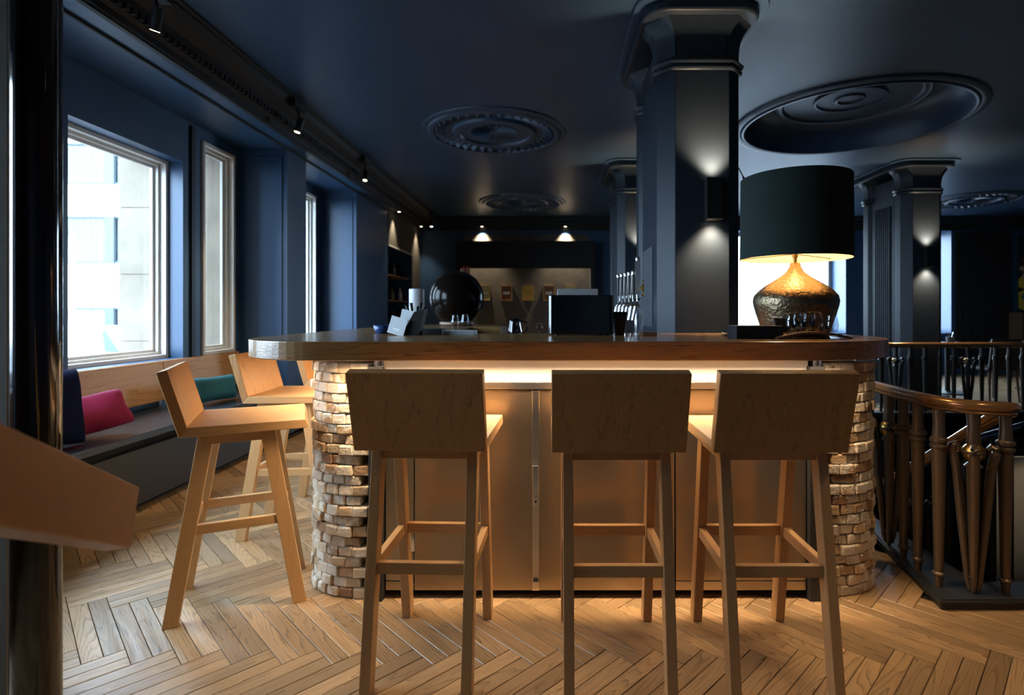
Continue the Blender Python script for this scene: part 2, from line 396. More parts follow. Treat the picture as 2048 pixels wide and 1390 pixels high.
# outer stone reveals
st = MB()
for w in WIN_L:
    st.box(-3.62, -3.28, w[1] + .05, w[1] + .24, .3, 3.6)
    st.box(-3.30, w[4] - .08, w[1] - .006, w[1] + .06, w[2], w[3]); st.box(-3.30, w[4] - .08, w[0] - .06, w[0] + .006, w[2], w[3])
    for k in range(5):                                   # stone courses stand a little proud
        st.box(-3.60, -3.28, w[1] + .042, w[1] + .06, .42 + k * .56, .42 + k * .56 + .552)
st.box(-3.62, -3.28, YF, 8, 2.80, 3.6); st.box(-3.66, -3.28, YF, 8, .3, .78)
so = st.build('stone_reveal', 'stone', wall_left)
def window_x(n, w, label):
    y0, y1, z0, z1, xf = w; e = struct(bpy.data.objects.new('window_%d' % n, None)); COL.objects.link(e)
    for j, (t, x0, x1) in enumerate(((.030, xf - .02, xf + .03), (.052, xf - .05, xf - .02), (.074, xf - .075, xf - .05))):
        f = MB(); f.box(x0, x1, y0, y0 + t, z0, z1); f.box(x0, x1, y1 - t, y1, z0, z1); f.box(x0, x1, y0 + t, y1 - t, z1 - t, z1); f.box(x0, x1, y0 + t, y1 - t, z0, z0 + t)
        f.build('window_frame', 'frame_white', e, bevel=.003)
    p = MB(); p.box(xf - .066, xf - .060, y0 + .07, y1 - .07, z0 + .07, z1 - .07); p.build('pane', 'pane', e)
    po = lamp('window_portal', 'AREA', (xf - .10, (y0 + y1) / 2, (z0 + z1) / 2), 1, (1, 1, 1), e, aim=(0, (y0 + y1) / 2, (z0 + z1) / 2), shape='RECTANGLE', size=y1 - y0, size_y=z1 - z0)
    po.rotation_euler = (0, R(-90), 0); po.data.size = z1 - z0; po.data.size_y = y1 - y0; po.data.cycles.is_portal = True
    return e
for i, w in enumerate(WIN_L): window_x(i + 1, w, '')
# cornice along the ceiling edge
prof = [(-2.40, 2.83), (-2.385, 2.83), (-2.385, 2.87), (-2.36, 2.89), (-2.36, 2.93), (-2.33, 2.93), (-2.33, 2.965), (-2.30, 2.985), (-2.26, 3.02), (-2.235, 3.06), (-2.235, 3.075), (-2.215, 3.085), (-2.215, 3.10), (-2.40, 3.10)]
tb = MB(); tb.prism(prof, YF, YB, 'Y'); trim = struct(tb.build('trim_1', 'cornice'))
dm = MB(); y = 1.6
while y < 10.6:
    dm.box(-2.362, -2.335, y, y + .030, 2.893, 2.928); y += .055
d_ = dm.build('dentil_course', 'cornice', trim); d_['kind'] = 'stuff'
tb = MB(); tb.prism([(p[0] + 2.40 + 0, p[1]) for p in prof], 0, 1, 'Y')
tb = MB()
for k, (d0, z0, z1) in enumerate(((.03, 2.83, 2.89), (.06, 2.89, 2.96), (.10, 2.96, 3.03), (.16, 3.03, 3.10))): tb.box(-2.2, XR, YB - d0, YB, z0, z1)
struct(tb.build('trim_2', 'cornice'))

# back wall with deep window recesses on the right, right wall, wall behind the camera
WIN_B = [(2.9, 5.86, .80, 2.86), (6.75, 7.95, .80, 2.86)]
wb = MB(); cur = -3.3
for x0, x1, z0, z1 in WIN_B:
    wb.box(cur, x0, YB, YB + .75, -.25, H); wb.box(x0, x1, YB, YB + .75, z1, H); wb.box(x0, x1, YB, YB + .75, -.25, z0); cur = x1
wb.box(cur, XR + .3, YB, YB + .75, -.25, H)
wall_back = struct(wb.build('wall_back', 'navy'))
pb = MB()
for k in range(7): pb.box(8.02 + k * .16, 8.15 + k * .16, YB - .03, YB, .1, 2.8)
pb.build('wall_panelling', 'black_matte', wall_back)
wn = 5
for x0, x1, z0, z1 in WIN_B:
    e = struct(bpy.data.objects.new('window_%d' % wn, None)); COL.objects.link(e); wn += 1
    f = MB(); t = .07; yf = YB + .55
    f.box(x0, x0 + t, yf, yf + .06, z0, z1); f.box(x1 - t, x1, yf, yf + .06, z0, z1); f.box(x0, x1, yf, yf + .06, z1 - t, z1); f.box(x0, x1, yf, yf + .06, z0, z0 + t)
    f.build('window_frame', 'frame_white', e)
    p = MB(); p.box(x0 + t, x1 - t, yf + .03, yf + .036, z0 + t, z1 - t); p.build('pane', 'pane', e)
    po = lamp('window_portal', 'AREA', ((x0 + x1) / 2, yf + .1, (z0 + z1) / 2), 1, (1, 1, 1), e, shape='RECTANGLE', size=x1 - x0, size_y=z1 - z0)
    po.rotation_euler = (R(-90), 0, 0); po.data.cycles.is_portal = True
wr = MB()
WIN_R = []
wall_x(wr, XR, XR + .35, YF, YB, -.25, H, WIN_R)
wall_right = struct(wr.build('wall_right', 'navy'))
for y0, y1, z0, z1 in WIN_R:
    e = struct(bpy.data.objects.new('window_%d' % wn, None)); COL.objects.link(e); wn += 1
    f = MB(); t = .07; xf = XR + .25
    f.box(xf, xf + .06, y0, y0 + t, z0, z1); f.box(xf, xf + .06, y1 - t, y1, z0, z1); f.box(xf, xf + .06, y0, y1, z1 - t, z1); f.box(xf, xf + .06, y0, y1, z0, z0 + t)
    f.build('window_frame', 'frame_white', e)
    p = MB(); p.box(xf + .03, xf + .036, y0 + t, y1 - t, z0 + t, z1 - t); p.build('pane', 'pane', e)
    po = lamp('window_portal', 'AREA', (xf + .1, (y0 + y1) / 2, (z0 + z1) / 2), 1, (1, 1, 1), e, shape='RECTANGLE', size=z1 - z0, size_y=y1 - y0)
    po.rotation_euler = (0, R(90), 0); po.data.cycles.is_portal = True
struct(MB().box(-3.3, XR + .3, YF - .25, YF, -.25, H).build('wall_front', 'navy'))

# ------------------------------------------------------------------ outside: street and the block across it
ob = MB(); ob.box(-60, -3.7, -30, 70, -1.25, -1.2); ob.box(-4, 30, 13, 70, -1.25, -1.2)
tag(ob.build('street', 'asphalt'), 'grey street outside the tall windows', 'street', kind='structure')
bld = thing('apartment_building', 'white apartment block with curtained windows across the street, seen through left window', 'building', (0, 0, 0))
FY = 20.6
def fpx(px): return (px - CX) / FPX * FY
def fz(py): return EYE - (py - HY) / FPX * FY
rows = [(62, 210), (285, 370), (432, 528), (615, 686), (702, 770)]
cols = [(-330, -150), (-100, 95), (110, 258)]
wm = MB(); zs = [fz(y) for y in (770, 702, 686, 615, 528, 432, 370, 285, 210, 62)]
xa, xb = fpx(-420), fpx(290)
prev = -1.2
for i in range(0, 10, 2):
    wm.box(xa, xb, FY, FY + .4, prev, zs[i]); c = xa
    for a, b in cols:
        wm.box(c, fpx(a), FY, FY + .4, zs[i], zs[i+1]); c = fpx(b)
    wm.box(c, xb, FY, FY + .4, zs[i], zs[i+1]); prev = zs[i+1]
wm.box(xa, xb, FY, FY + .4, prev, prev + 2.5); wm.box(xa, xb, FY + .4, FY + 3, -1.2, prev + 2.5)
wm.build('wall', 'facade', bld)
for r, (t, b) in enumerate(rows):
    for a, c in cols:
        x0, x1, z0, z1 = fpx(a), fpx(c), fz(b), fz(t); dk = 'curtain' if r < 3 else 'facade_frame'
        f = MB(); f.box(x0, x1, FY + .05, FY + .12, z0, z0 + .10); f.box(x0, x1, FY + .05, FY + .12, z1 - .07, z1); f.box(x0, x0 + .07, FY + .05, FY + .12, z0, z1); f.box(x1 - .07, x1, FY + .05, FY + .12, z0, z1)
        xm = x0 + (x1 - x0) * .72; f.box(xm - .16, xm, FY + .03, FY + .12, z0, z1); f.box(xm + .02, xm + .2, FY + .0, FY + .12, z0, z1)
        wo = f.build('window', 'facade_frame', bld)
        cu = MB(); nx = 40; pts = [(x0 + (x1 - x0) * i / nx, FY + .24 + .07 * math.sin(i * 1.9) + .03 * math.sin(i * 4.1)) for i in range(nx + 1)]
        cu.prism(pts + [(x1, FY + .38), (x0, FY + .38)], z0, z1); cu.build('curtain', dk, wo, smooth=50)
        p = MB(); p.box(x0, x1, FY + .10, FY + .105, z0, z1); p.build('pane', 'pane', wo)
sl = MB(); sl.box(xa, xb, FY - .25, FY, fz(700), fz(688)); sl.build('canopy', 'facade', bld)
van = thing('parked_van', 'white van parked in the street below the left window', 'van', (-14.5, 17.6, -1.2))
v = MB(); v.prism([(-2.2, .35), (2.2, .35), (2.2, 1.0), (1.5, 1.15), (1.0, 1.95), (-2.2, 2.0)], -.9, .9, 'Y'); v.build('body', 'facade', van, bevel=.08)
v = MB(); v.prism([(.98, 1.2), (1.45, 1.18), (1.0, 1.85), (.9, 1.85)], -.91, .91, 'Y'); v.build('windscreen', 'facade_frame', van)
for x in (-1.4, 1.4):
    for y in (-.85, .85): v = MB(); v.tube([(x, y - .1, .34), (x, y + .1, .34)], .34, 18); v.build('wheel', 'black', van)

# ------------------------------------------------------------------ ceiling rosettes
def rosette(loc, r, label, group, seg=36):
    e = thing('ceiling_rosette', label, 'ceiling rosette', loc, 0, group); k = r / .75
    a = MB(); a.lathe([(.75*k, 0), (.745*k, -.012), (.72*k, -.022), (.70*k, -.018), (.685*k, -.030), (.655*k, -.040), (.63*k, -.034), (.62*k, -.002)], 72, cap=False); a.build('outer_ring', 'ceil', e, smooth=35)
    a = MB(); a.lathe([(.44*k, -.002), (.43*k, -.028), (.41*k, -.036), (.385*k, -.028), (.37*k, -.030), (.36*k, -.006), (.30*k, -.004), (.001, -.004)], 72, cap=False); a.build('inner_ring', 'ceil', e, smooth=35)
    leaf = None
    for i in range(seg):                                  # curled leaves between the two rings
        t = 2 * math.pi * i / seg
        if leaf is None:
            m = MB(); w = .040 * k
            for j, (rr, z) in enumerate(((.46*k, -.004), (.50*k, -.016), (.55*k, -.040), (.595*k, -.046), (.615*k, -.022))):
                m.v += [(rr, -w*(.6+.1*j), -.001), (rr, 0, z), (rr, w*(.6+.1*j), -.001)]
            for j in range(4): m.f += [(3*j, 3*j+3, 3*j+4, 3*j+1), (3*j+1, 3*j+4, 3*j+5, 3*j+2)]
            m.f += [(0, 1, 2), (14, 13, 12)]
            leaf = m.build('leaf', 'ceil', e)
        else:
            c = leaf.copy(); COL.objects.link(c); c.parent = e; c.rotation_euler = (0, 0, t)
    fan = MB(); ns = 32
    for i in range(ns):
        t0 = 2 * math.pi * i / ns; t1 = t0 + math.pi / ns
        v = [(.07*k*math.cos(t0), .07*k*math.sin(t0), -.005), (.25*k*math.cos(t0), .25*k*math.sin(t0), -.005), (.25*k*math.cos(t1), .25*k*math.sin(t1), -.022), (.07*k*math.cos(t1), .07*k*math.sin(t1), -.012), (.25*k*math.cos(t1), .25*k*math.sin(t1), -.004), (.07*k*math.cos(t1), .07*k*math.sin(t1), -.004)]
        fan.add(v, [(0, 1, 2, 3), (3, 2, 4, 5), (0, 3, 5), (1, 4, 2)])
    fan.build('sun_fan', 'ceil', e)
    return e
rosette((-.576, 5.76, H), .75, 'dark blue round ceiling rosette with leaf ring, nearest one left of the big column', 'leaf rosettes on the ceiling')
rosette((-.47, 9.44, H), .75, 'dark round ceiling rosette far back above the framed prints', 'leaf rosettes on the ceiling')
rosette((7.10, 9.20, H), .72, 'dark round ceiling rosette far back at the right edge beside the right column', 'leaf rosettes on the ceiling')
e = thing('recessed_rosette', 'large recessed round ceiling medallion above the green lamp', 'ceiling rosette', (RX, RY, H))
a = MB(); a.lathe([(1.10, 0), (1.095, -.014), (1.06, -.026), (1.03, -.020), (1.01, -.034), (.99, -.030), (.985, .0), (.97, .10), (.90, .20), (.80, .245), (.70, .25)], 80, cap=False); a.build('cove', 'ceil', e, smooth=40)
a = MB(); a.lathe([(.70, .25), (.695, .205), (.67, .195), (.65, .205), (.62, .198), (.60, .222), (.33, .224), (.325, .205), (.30, .203), (.29, .222), (.14, .222), (.135, .207), (.11, .205), (.10, .222), (.001, .222)], 80, cap=False); a.build('disc', 'ceil', e, smooth=40)

# ------------------------------------------------------------------ columns
def oct_(w, f, c, h=None):                                        # irregular octagon, half width w, front half f, chamfer
    h = h or w
    return [(-f, -h), (f, -h), (w, -h + c), (w, h - c), (f, h), (-f, h), (-w, h - c), (-w, -h + c)]
def loft(mb, secs):
    n = len(secs[0][0]); o = len(mb.v)
    for pts, z, dy in secs: mb.v += [(p[0], p[1] + dy, z) for p in pts]
    for j in range(len(secs) - 1):
        for i in range(n):
            k = (i + 1) % n; mb.f.append((o+j*n+i, o+j*n+k, o+(j+1)*n+k, o+(j+1)*n+i))
    mb.f.append(tuple(o+i for i in range(n))[::-1]); mb.f.append(tuple(o+(len(secs)-1)*n+i for i in range(n)))
def column(x, y, label, screws=False):
    e = thing('column', label, 'column', (x, y, 0), 0, 'cast columns')
    ZR = 2.735; o0 = oct_(.258, .165, .10, .155)
    for dy in (-.103, .603):
        m = MB(); loft(m, [(o0, 0, dy), (o0, ZR, dy)]); m.build('shaft', 'column', e, bevel=.004)
        m = MB(); loft(m, [([(p[0]*k, p[1]*k) for p in o0], z, dy) for k, z in ((1.0, ZR-.035), (1.06, ZR-.03), (1.085, ZR-.012), (1.05, ZR), (1.10, ZR+.012), (1.12, ZR+.03), (1.05, ZR+.045))]); m.build('astragal', 'column', e, smooth=50)
        m = MB(); secs = []
        for i in range(9):
            u = i / 8; k = 1.0 + .30 * u ** 3.2; secs.append(([(p[0]*k, p[1]*k) for p in o0], ZR + .04 + .245 * u, dy))
        loft(m, secs); m.build('capital', 'column', e, smooth=35)
        for sgn in (-1, 1):
            m = MB(); m.prism([(-.15, ZR+.045), (.15, ZR+.045), (.15, ZR+.14), (.11, ZR+.20), (0, ZR+.225), (-.11, ZR+.20), (-.15, ZR+.14)], dy + sgn*.159 - .004, dy + sgn*.159 + .004, 'Y'); m.build('capital_panel', 'column', e)
    m = MB(); m.box(-.236, .236, .0, .5, 0, ZR + .2); m.build('web', 'column', e)
    for sgn in (-1, 1):
        for i in range(8):
            yy = .096 + i * .044; m = MB(); m.tube([(sgn*.236, yy, 1.12 if screws else .12), (sgn*.236, yy, 2.60 if not screws else 1.66)], .013, 8); m.build('flute', 'column', e, smooth=50)
    if screws:
        for i in range(12):
            m = MB(); m.lathe([(.006, 0), (.006, .004), (.0, .006)], 8); s_ = m.build('screw', 'chrome', e); s_.rotation_euler = (0, R(-90), 0); s_.location = (-.236, .19 + .1 * (i % 2), 1.75 + i * .09)
    pl = arc(.20, -.20, .16, -90, 0, 8) + arc(.20, .70, .16, 0, 90, 8) + arc(-.20, .70, .16, 90, 180, 8) + arc(-.20, -.20, .16, 180, 270, 8)
    m = MB(); m.prism(pl, ZR + .28, ZR + .345); m.build('abacus', 'column', e, bevel=.015)
    pl2 = [(p[0] * 1.14, (p[1] - .25) * 1.08 + .25) for p in pl]
    m = MB(); m.prism(pl2, ZR + .345, H); m.build('ceiling_plate', 'ceil', e, bevel=.006)
    m = MB(); m.box(-.30, .30, -.30, .80, 0, .14); m.box(-.28, .28, -.28, .78, .14, .18); m.build('plinth', 'column', e)
    return e
COLS = [(.93, 3.62, 'largest dark column rising behind the bar beside the green lamp'), (1.10, 7.10, 'distant dark column behind the beer taps'), (4.68, 7.10, 'dark fluted column standing behind the far balustrade at right')]
def sconce(x, y, z, label, en):
    e = thing('wall_sconce', label, 'wall lamp', (x, y, z), 0, 'up and down sconces on the columns')
    m = MB(); t = .006
    m.box(-.05, .05, -.10, -.10 + t, 0, .245); m.box(-.05, .05, -t, 0, 0, .245); m.box(-.05, -.05 + t, -.10, 0, 0, .245); m.box(.05 - t, .05, -.10, 0, 0, .245)
    m.build('housing', 'black', e)
    for s_, zz in ((1, .21), (-1, .035)):
        l = MB(); l.lathe([(.034, 0), (.034, .004), (.0, .004)], 18, (0, -.05, zz)); l.build('lens', 'lens_glow', e)
        lamp('sconce_light', 'SPOT', (0, -.06, zz + s_ * .03), en, (1.0, .72, .44), e, aim=(0, -.0, zz + s_ * 2), spot_size=R(105), spot_blend=.9, shadow_soft_size=.025)
    return e
for i, (x, y, l) in enumerate(COLS):
    column(x, y, l, i == 0)
    sconce(x + (.055 if i == 0 else 0.0), y - .262, 1.775, ['black box sconce on the largest column', 'black box sconce on the distant column behind the taps', 'black box sconce on the right column behind the balustrade'][i], 60)
# loose cable hanging from the big column
cb_ = thing('loose_cable', 'thin beige cable end hanging beside the largest column', 'cable', (1.20, 3.50, 2.05))
m = MB(); m.tube([(-.01, .12, .42), (0, .10, .36), (.004, .08, .20), (.012, .04, .10), (.03, 0, .03)], .004, 6); m.build('wire', 'cable', cb_)
m = MB(); m.tube([(.03, 0, .03), (.034, -.005, .012)], .007, 8); m.build('tape', 'blue_tape', cb_)
m = MB(); m.tube([(.034, -.005, .012), (.045, -.01, -.02)], .008, 8); m.build('plug', 'cable_plug', cb_)

# ------------------------------------------------------------------ bench under the windows
bn = thing('window_bench', 'built-in bench with slate seat and oak backrest under the windows', 'bench', (0, 0, 0))
m = MB(); m.box(-3.04, -2.46, .9, 7.3, .445, .485); m.build('seat', 'slate', bn, bevel=.004)
for y0, y1 in ((.9, 2.55), (2.56, 4.03), (4.10, 5.6), (5.62, 7.3)):
    m = MB(); m.box(-2.62, -2.50, y0, y1, .05, .385); m.build('front_panel', 'bench_front', bn, bevel=.003)
m = MB(); m.box(-3.04, -2.56, .9, 7.3, .385, .446); m.box(-2.97, -2.62, .9, 7.3, .05, .386); m.build('carcass', 'black_matte', bn)
m = MB(); m.box(-3.0, -2.58, .9, 7.3, 0, .05); m.build('toe_kick', 'black_matte', bn)
for y0, y1 in ((.9, 2.36), (2.365, 4.30), (4.305, 5.36)):
    m = MB(); m.prism([(-3.045, .535), (-3.005, .535), (-3.028, .838), (-3.05, .838)], y0, y1, 'Y'); m.build('backrest', 'bench_oak', bn, bevel=.004)
for y in (1.6, 3.2, 4.25, 4.40):
    m = MB(); m.box(-3.045, -3.02, y, y + .03, .485, .56); m.build('bracket', 'steel_bright', bn)

def cushion(name, label, mat, loc, w, h, t, rx, ry, rz, seed=1, droop=0.0):
    rd = random.Random(seed); n_ = 12; mb = MB(); ph = rd.uniform(0, 6)
    for side in (1, -1):
        for i in range(n_ + 1):
            for j in range(n_ + 1):
                u, v = 2 * i / n_ - 1, 2 * j / n_ - 1
                pin = 1 - .10 * (1 - abs(u)) * (abs(v) ** 2) ; pin2 = 1 - .10 * (1 - abs(v)) * (abs(u) ** 2)
                b = (max(0, 1 - u ** 4) * max(0, 1 - v ** 4)) ** .5
                th = t / 2 * b * (1 + .10 * math.sin(3 * u + ph) * math.cos(2.5 * v + ph))
                mb.v.append((u * w / 2 * pin2, side * th - droop * (v + 1) ** 2 * .25, v * h / 2 * pin))
    N_ = (n_ + 1) ** 2
    for s_ in (0, 1):
        for i in range(n_):
            for j in range(n_):
                a = s_ * N_ + i * (n_ + 1) + j; f = (a, a + n_ + 1, a + n_ + 2, a + 1); mb.f.append(f if s_ else f[::-1])
    o = mb.build(name, mat, smooth=True)
    bm = bmesh.new(); bm.from_mesh(o.data); bmesh.ops.remove_doubles(bm, verts=bm.verts, dist=.0005); bmesh.ops.recalc_face_normals(bm, faces=bm.faces)
    lo = Matrix.Rotation(rz, 4, 'Z') @ Matrix.Rotation(ry, 4, 'Y') @ Matrix.Rotation(rx, 4, 'X')
    zmin = min((lo @ v.co).z for v in bm.verts); bm.to_mesh(o.data); bm.free()
    for p in o.data.polygons: p.use_smooth = True
    o.rotation_euler = (rx, ry, rz); o.location = (loc[0], loc[1], loc[2] - zmin)
    s_ = o.modifiers.new('sub', 'SUBSURF'); s_.levels = 1; s_.render_levels = 1
    return tag(o, label, 'cushion')
cushion('cushion', 'dark navy velvet cushion standing upright next to the foreground pillar', 'midnight', (-2.66, 2.87, .487), .42, .44, .17, R(-12), R(2), R(75), 2)
cushion('cushion', 'magenta velvet cushion slumped on the bench seat', 'magenta', (-2.70, 3.20, .487), .46, .24, .20, R(-34), R(-7), R(64), 3)
cushion('cushion', 'teal velvet cushion leaning against the oak backrest', 'teal', (-2.72, 4.44, .487), .50, .215, .16, R(-12), R(2), R(82), 4)
cushion('cushion', 'cobalt blue velvet cushion at the far end of the bench', 'cobalt', (-2.90, 6.05, .487), .40, .40, .15, R(-14), R(0), R(88), 5)

# ------------------------------------------------------------------ track spots on the cornice
for i, (x, y, z, ax, ay, en, lab) in enumerate((
        (-2.22, 3.09, 2.80, -3.0, 3.6, 38, 'small black ceiling spotlight nearest the foreground pillar'), (-2.22, 4.83, 2.80, -2.75, 4.6, 70, 'small black ceiling spotlight above the teal cushion, second from the front'),
        (-2.22, 6.60, 2.80, -2.2, 6.0, 60, 'small black ceiling spotlight third from the front along the cornice'), (-2.22, 10.3, 2.82, -2.3, 10.0, 8, 'tiny black ceiling spotlight at the far end of the cornice'))):
    e = thing('track_spotlight', lab, 'spotlight', (x, y, z), 0, 'spotlights along the cornice')
    d = (Vector((ax, ay, .6)) - Vector((x, y, z))).normalized()
    m = MB(); m.tube([-d * .0, -d * .125], .030, 20); m.build('can', 'black', e, smooth=40)
    m = MB(); m.tube([d * .002, d * .0005 - d * .003], .024, 18); m.build('lens', 'lens_glow', e)
    m = MB(); m.tube([-d * .10, (0, 0, .20)], .009, 8); m.box(-.03, .03, -.10, .10, .20, .27 if z < 2.83 else .25); m.build('mount', 'black', e)
    lamp('spot_light', 'SPOT', d * .02, en, WARM, e, aim=d * 2, spot_size=R(62), spot_blend=.7, shadow_soft_size=.03)

for x, y, en, lab in ((-.9, .7, 17, 'added ceiling spotlight out of view, warm fill in front of the left brick pier'), (2.1, 1.0, 85, 'ceiling spotlight in front of the stair railing')):  # the left lamp is an unseen one, added as warm fill
    e = thing('ceiling_spotlight', lab, 'spotlight', (x, y, H), 0, 'ceiling spotlights before the bar')
    m = MB(); m.tube([(0, 0, 0), (0, 0, -.12)], .04, 20); m.build('can', 'black', e, smooth=40)
    m = MB(); m.tube([(0, 0, -.119), (0, 0, -.124)], .033, 18); m.build('lens', 'lens_glow', e)
    lamp('ceiling_spot', 'SPOT', (0, 0, -.14), en, WARM, e, aim=(0, .35, -3), spot_size=R(75), spot_blend=.9, shadow_soft_size=.04)

# ------------------------------------------------------------------ bar: counter top
ZT = 1.104; ZB = 1.029; BL, BR, BF = -1.35, 1.545, 2.15
outer = arc(BL + .42, BF + .42, .42, 180, 270, 18) + arc(BR - .50, BF + .50, .50, 270, 360, 18) + arc(BR - .36, 3.00 - .3, .36, 20, 90, 8)
inner = [(-.62, 2.95)] + [(-.62, 4.28), (-.38, 4.28), (-.38, 5.0)]
poly = outer + inner + arc(BL + .4, 4.6, .4, 90, 180, 10)
m = MB(); m.prism(poly, ZB, ZT)
ct = m.build('bar_counter_top', 'counter_oak', bevel=.004)
tag(ct, 'thick oak counter top with rounded corners running around the bar', 'counter top')
# ------------------------------------------------------------------ bar: steel cabinet below
sc_ = thing('bar_cabinet', 'brushed steel cabinet front under the oak counter between the brick piers', 'cabinet', (0, 0, 0))
CY = 2.34
m = MB(); m.box(-.70, 1.10, CY + .02, 2.90, .05, .90); m.box(-.70, 1.10, CY + .012, CY + .05, .98, 1.029); m.build('carcass', 'charcoal', sc_)
m = MB(); m.box(-.66, 1.08, CY + .04, 2.85, 0, .05); m.build('plinth', 'black_matte', sc_)
m = MB(); m.box(-.75, 1.10, CY + .006, CY + .02, .925, 1.029); m.build('upper_panel', 'white_panel', sc_)
m = MB(); m.box(-.70, 1.09, CY - .010, CY + .014, .892, .924); m.build('top_rail', 'steel_bright', sc_, bevel=.002)
dx = [(-.700, -.580, .34), (-.576, -.076, .036), (-.045, .530, .036), (.535, 1.090, .075)]
for i, (x0, x1, z0) in enumerate(dx):
    z0 = .036 if i in (1, 2) else .078
    m = MB(); m.box(x0, x1, CY, CY + .02, z0, .888); dr = m.build('door', 'steel', sc_, bevel=.002)
    if z0 > .05:
        m = MB(); m.box(x0, x1, CY, CY + .02, .036, .075); m.build('kick_panel', 'steel', sc_, bevel=.002)
    if i == 0:
        m = MB(); m.box(x1 - .018, x1 + .006, CY - .012, CY, .205, .255); m.build('hinge', 'chrome', dr, bevel=.002)
m = MB(); m.box(-.0755, -.0455, CY - .004, CY + .02, .036, .888); ps = m.build('lock_post', 'steel_bright', sc_, bevel=.002)
m = MB(); m.box(-.071, -.050, CY - .007, CY - .004, .395, .585); m.box(-.071, -.050, CY - .008, CY - .004, .075, .092); m.build('lock_plate', 'charcoal', ps)
m = MB(); m.box(-.074, -.047, CY - .034, CY - .014, .445, .575); m.box(-.068, -.053, CY - .018, CY - .004, .447, .462); m.box(-.068, -.053, CY - .018, CY - .004, .558, .572); m.build('handle', 'chrome', ps, bevel=.003)
m = MB(); m.box(-.072, -.049, CY - .014, CY - .004, .395, .438); m.build('lock', 'chrome', ps, bevel=.002)
m = MB(); m.lathe([(.005, 0), (.005, .002), (0, .002)], 10); k_ = m.build('keyhole', 'black', ps); k_.rotation_euler = (R(90), 0, 0); k_.location = (-.0605, CY - .014, .418)
for x0, x1 in ((-.765, -.705), (1.094, 1.16)):
    m = MB(); m.box(x0, x1, CY - .025, CY + .10, 0, .99); m.build('corner_post', 'charcoal', sc_, bevel=.003)
for x in (-.735, 1.115):
    m = MB(); m.box(x, x + .035, CY - .012, CY + .006, .985, 1.028); lt = m.build('latch', 'steel_bright', sc_, bevel=.002)
    m = MB(); m.box(x + .014, x + .021, CY - .016, CY - .012, .992, 1.02); m.build('latch_slot', 'black', lt)
# LED strip
led = thing('led_strip', 'glowing warm light strip under the front edge of the oak counter', 'light strip', (0, 0, ZB))
m = MB(); m.box(-.96, 1.26, 2.228, 2.256, -.004, 0); m.build('profile', 'steel_bright', led)
m = MB(); m.box(-.94, 1.24, 2.232, 2.252, -.0046, -.004); m.build('diffuser', 'led_glow', led)
al = lamp('led_light', 'AREA', (.15, 2.242, -.0054), 23, (1.0, .72, .44), led, shape='RECTANGLE', size=2.16, size_y=.02, spread=R(140))
al2 = lamp('led_light_side', 'AREA', (-1.16, 3.30, -.006), 14, (1.0, .72, .42), led, shape='RECTANGLE', size=.02, size_y=1.7)
m = MB(); m.box(-1.175, -1.145, 2.5, 4.2, -.004, 0); m.build('side_profile', 'steel_bright', led)

# ------------------------------------------------------------------ brick piers
def brick_mesh(seed):
    rd = random.Random(seed); l, d, h, c = .033, .058, .0205, .004; mb = MB()
    xs = [(-l, -l + c, l - c, l)]
    def J(a=.0022): return rd.uniform(-a, a)
    v = []
    for sx in (-1, 1):
        for sy in (-1, 1):
            for sz in (-1, 1):
                jl, jd, jh = l + J(), d + J(), h + J(.0012)
                cc = c * rd.uniform(.6, 2.0)
                v += [(sx * jl, sy * (jd - cc), sz * (jh - cc)), (sx * (jl - cc), sy * jd, sz * (jh - cc)), (sx * (jl - cc), sy * (jd - cc), sz * jh)]
    bm = bmesh.new(); bv = [bm.verts.new(p) for p in v]; bmesh.ops.convex_hull(bm, input=bv)
    bmesh.ops.recalc_face_normals(bm, faces=bm.faces)
    me = bpy.data.meshes.new('brick'); bm.to_mesh(me); bm.free(); me.materials.append(M['brick']); return me
BM = [brick_mesh(i) for i in range(7)]
ROW = .0435; NR = 23
def pier(label, cx, cy, r, side):
    e = thing('brick_pier', label, 'brick pier', (cx, cy, 0), 0, 'brick corner piers of the bar')
    m = MB(); m.lathe([(r - .155, 0), (r - .155, 1.025)], 28); m.build('core', 'charcoal', e)
    rd = random.Random(9 + side); step = math.degrees(.0665 / r)
    for row in range(NR):
        z = .0225 + row * ROW
        k = 0
        off = 0 if row % 2 == 0 else .5
        while True:
            t = (k + off) * step - step * .35
            if t > 128: break
            ang = R(-90 - t) if side < 0 else R(-90 + t)
            rr = r - .058 + rd.uniform(-.008, .006) + (.003 if row % 2 == 0 else -.002)
            o = bpy.data.objects.new('brick', rd.choice(BM)); COL.objects.link(o); o.parent = e
            o.location = (rr * math.cos(ang), rr * math.sin(ang), z); o.rotation_euler = (rd.uniform(-.015, .015), rd.uniform(-.02, .02), ang + math.pi / 2 + rd.uniform(-.09, .09))
            k += 1
        # straight return brick towards the cabinet, every other course
        if row % 2 == 0:
            o = bpy.data.objects.new('brick', rd.choice(BM)); COL.objects.link(o); o.parent = e
            o.location = (-side * (.026 + rd.uniform(0, .004)) , -(r - .060 + rd.uniform(0, .012)), z); o.rotation_euler = (0, 0, rd.uniform(-.06, .06))
    return e
pl_ = pier('pale brick pier at the left rounded corner of the bar', -.83, 2.61, .27, -1)
pr_ = pier('pale brick pier at the right rounded corner of the bar beside the stair railing', 1.235, 2.63, .27, 1)
sm = MB(); rd = random.Random(3)
for row in range(NR):
    y = 2.90 + (0 if row % 2 else .05)
    while y < 4.85:
        j = rd.uniform(-.006, .006); z = .0225 + row * ROW
        sm.box(-1.10 + j, -.99, y, y + .098, z - .0205, z + .0205); y += .102
s_ = sm.build('brick_side_wall', 'brick'); tag(s_, 'pale brick courses along the left side of the bar', 'brick wall', kind='stuff')
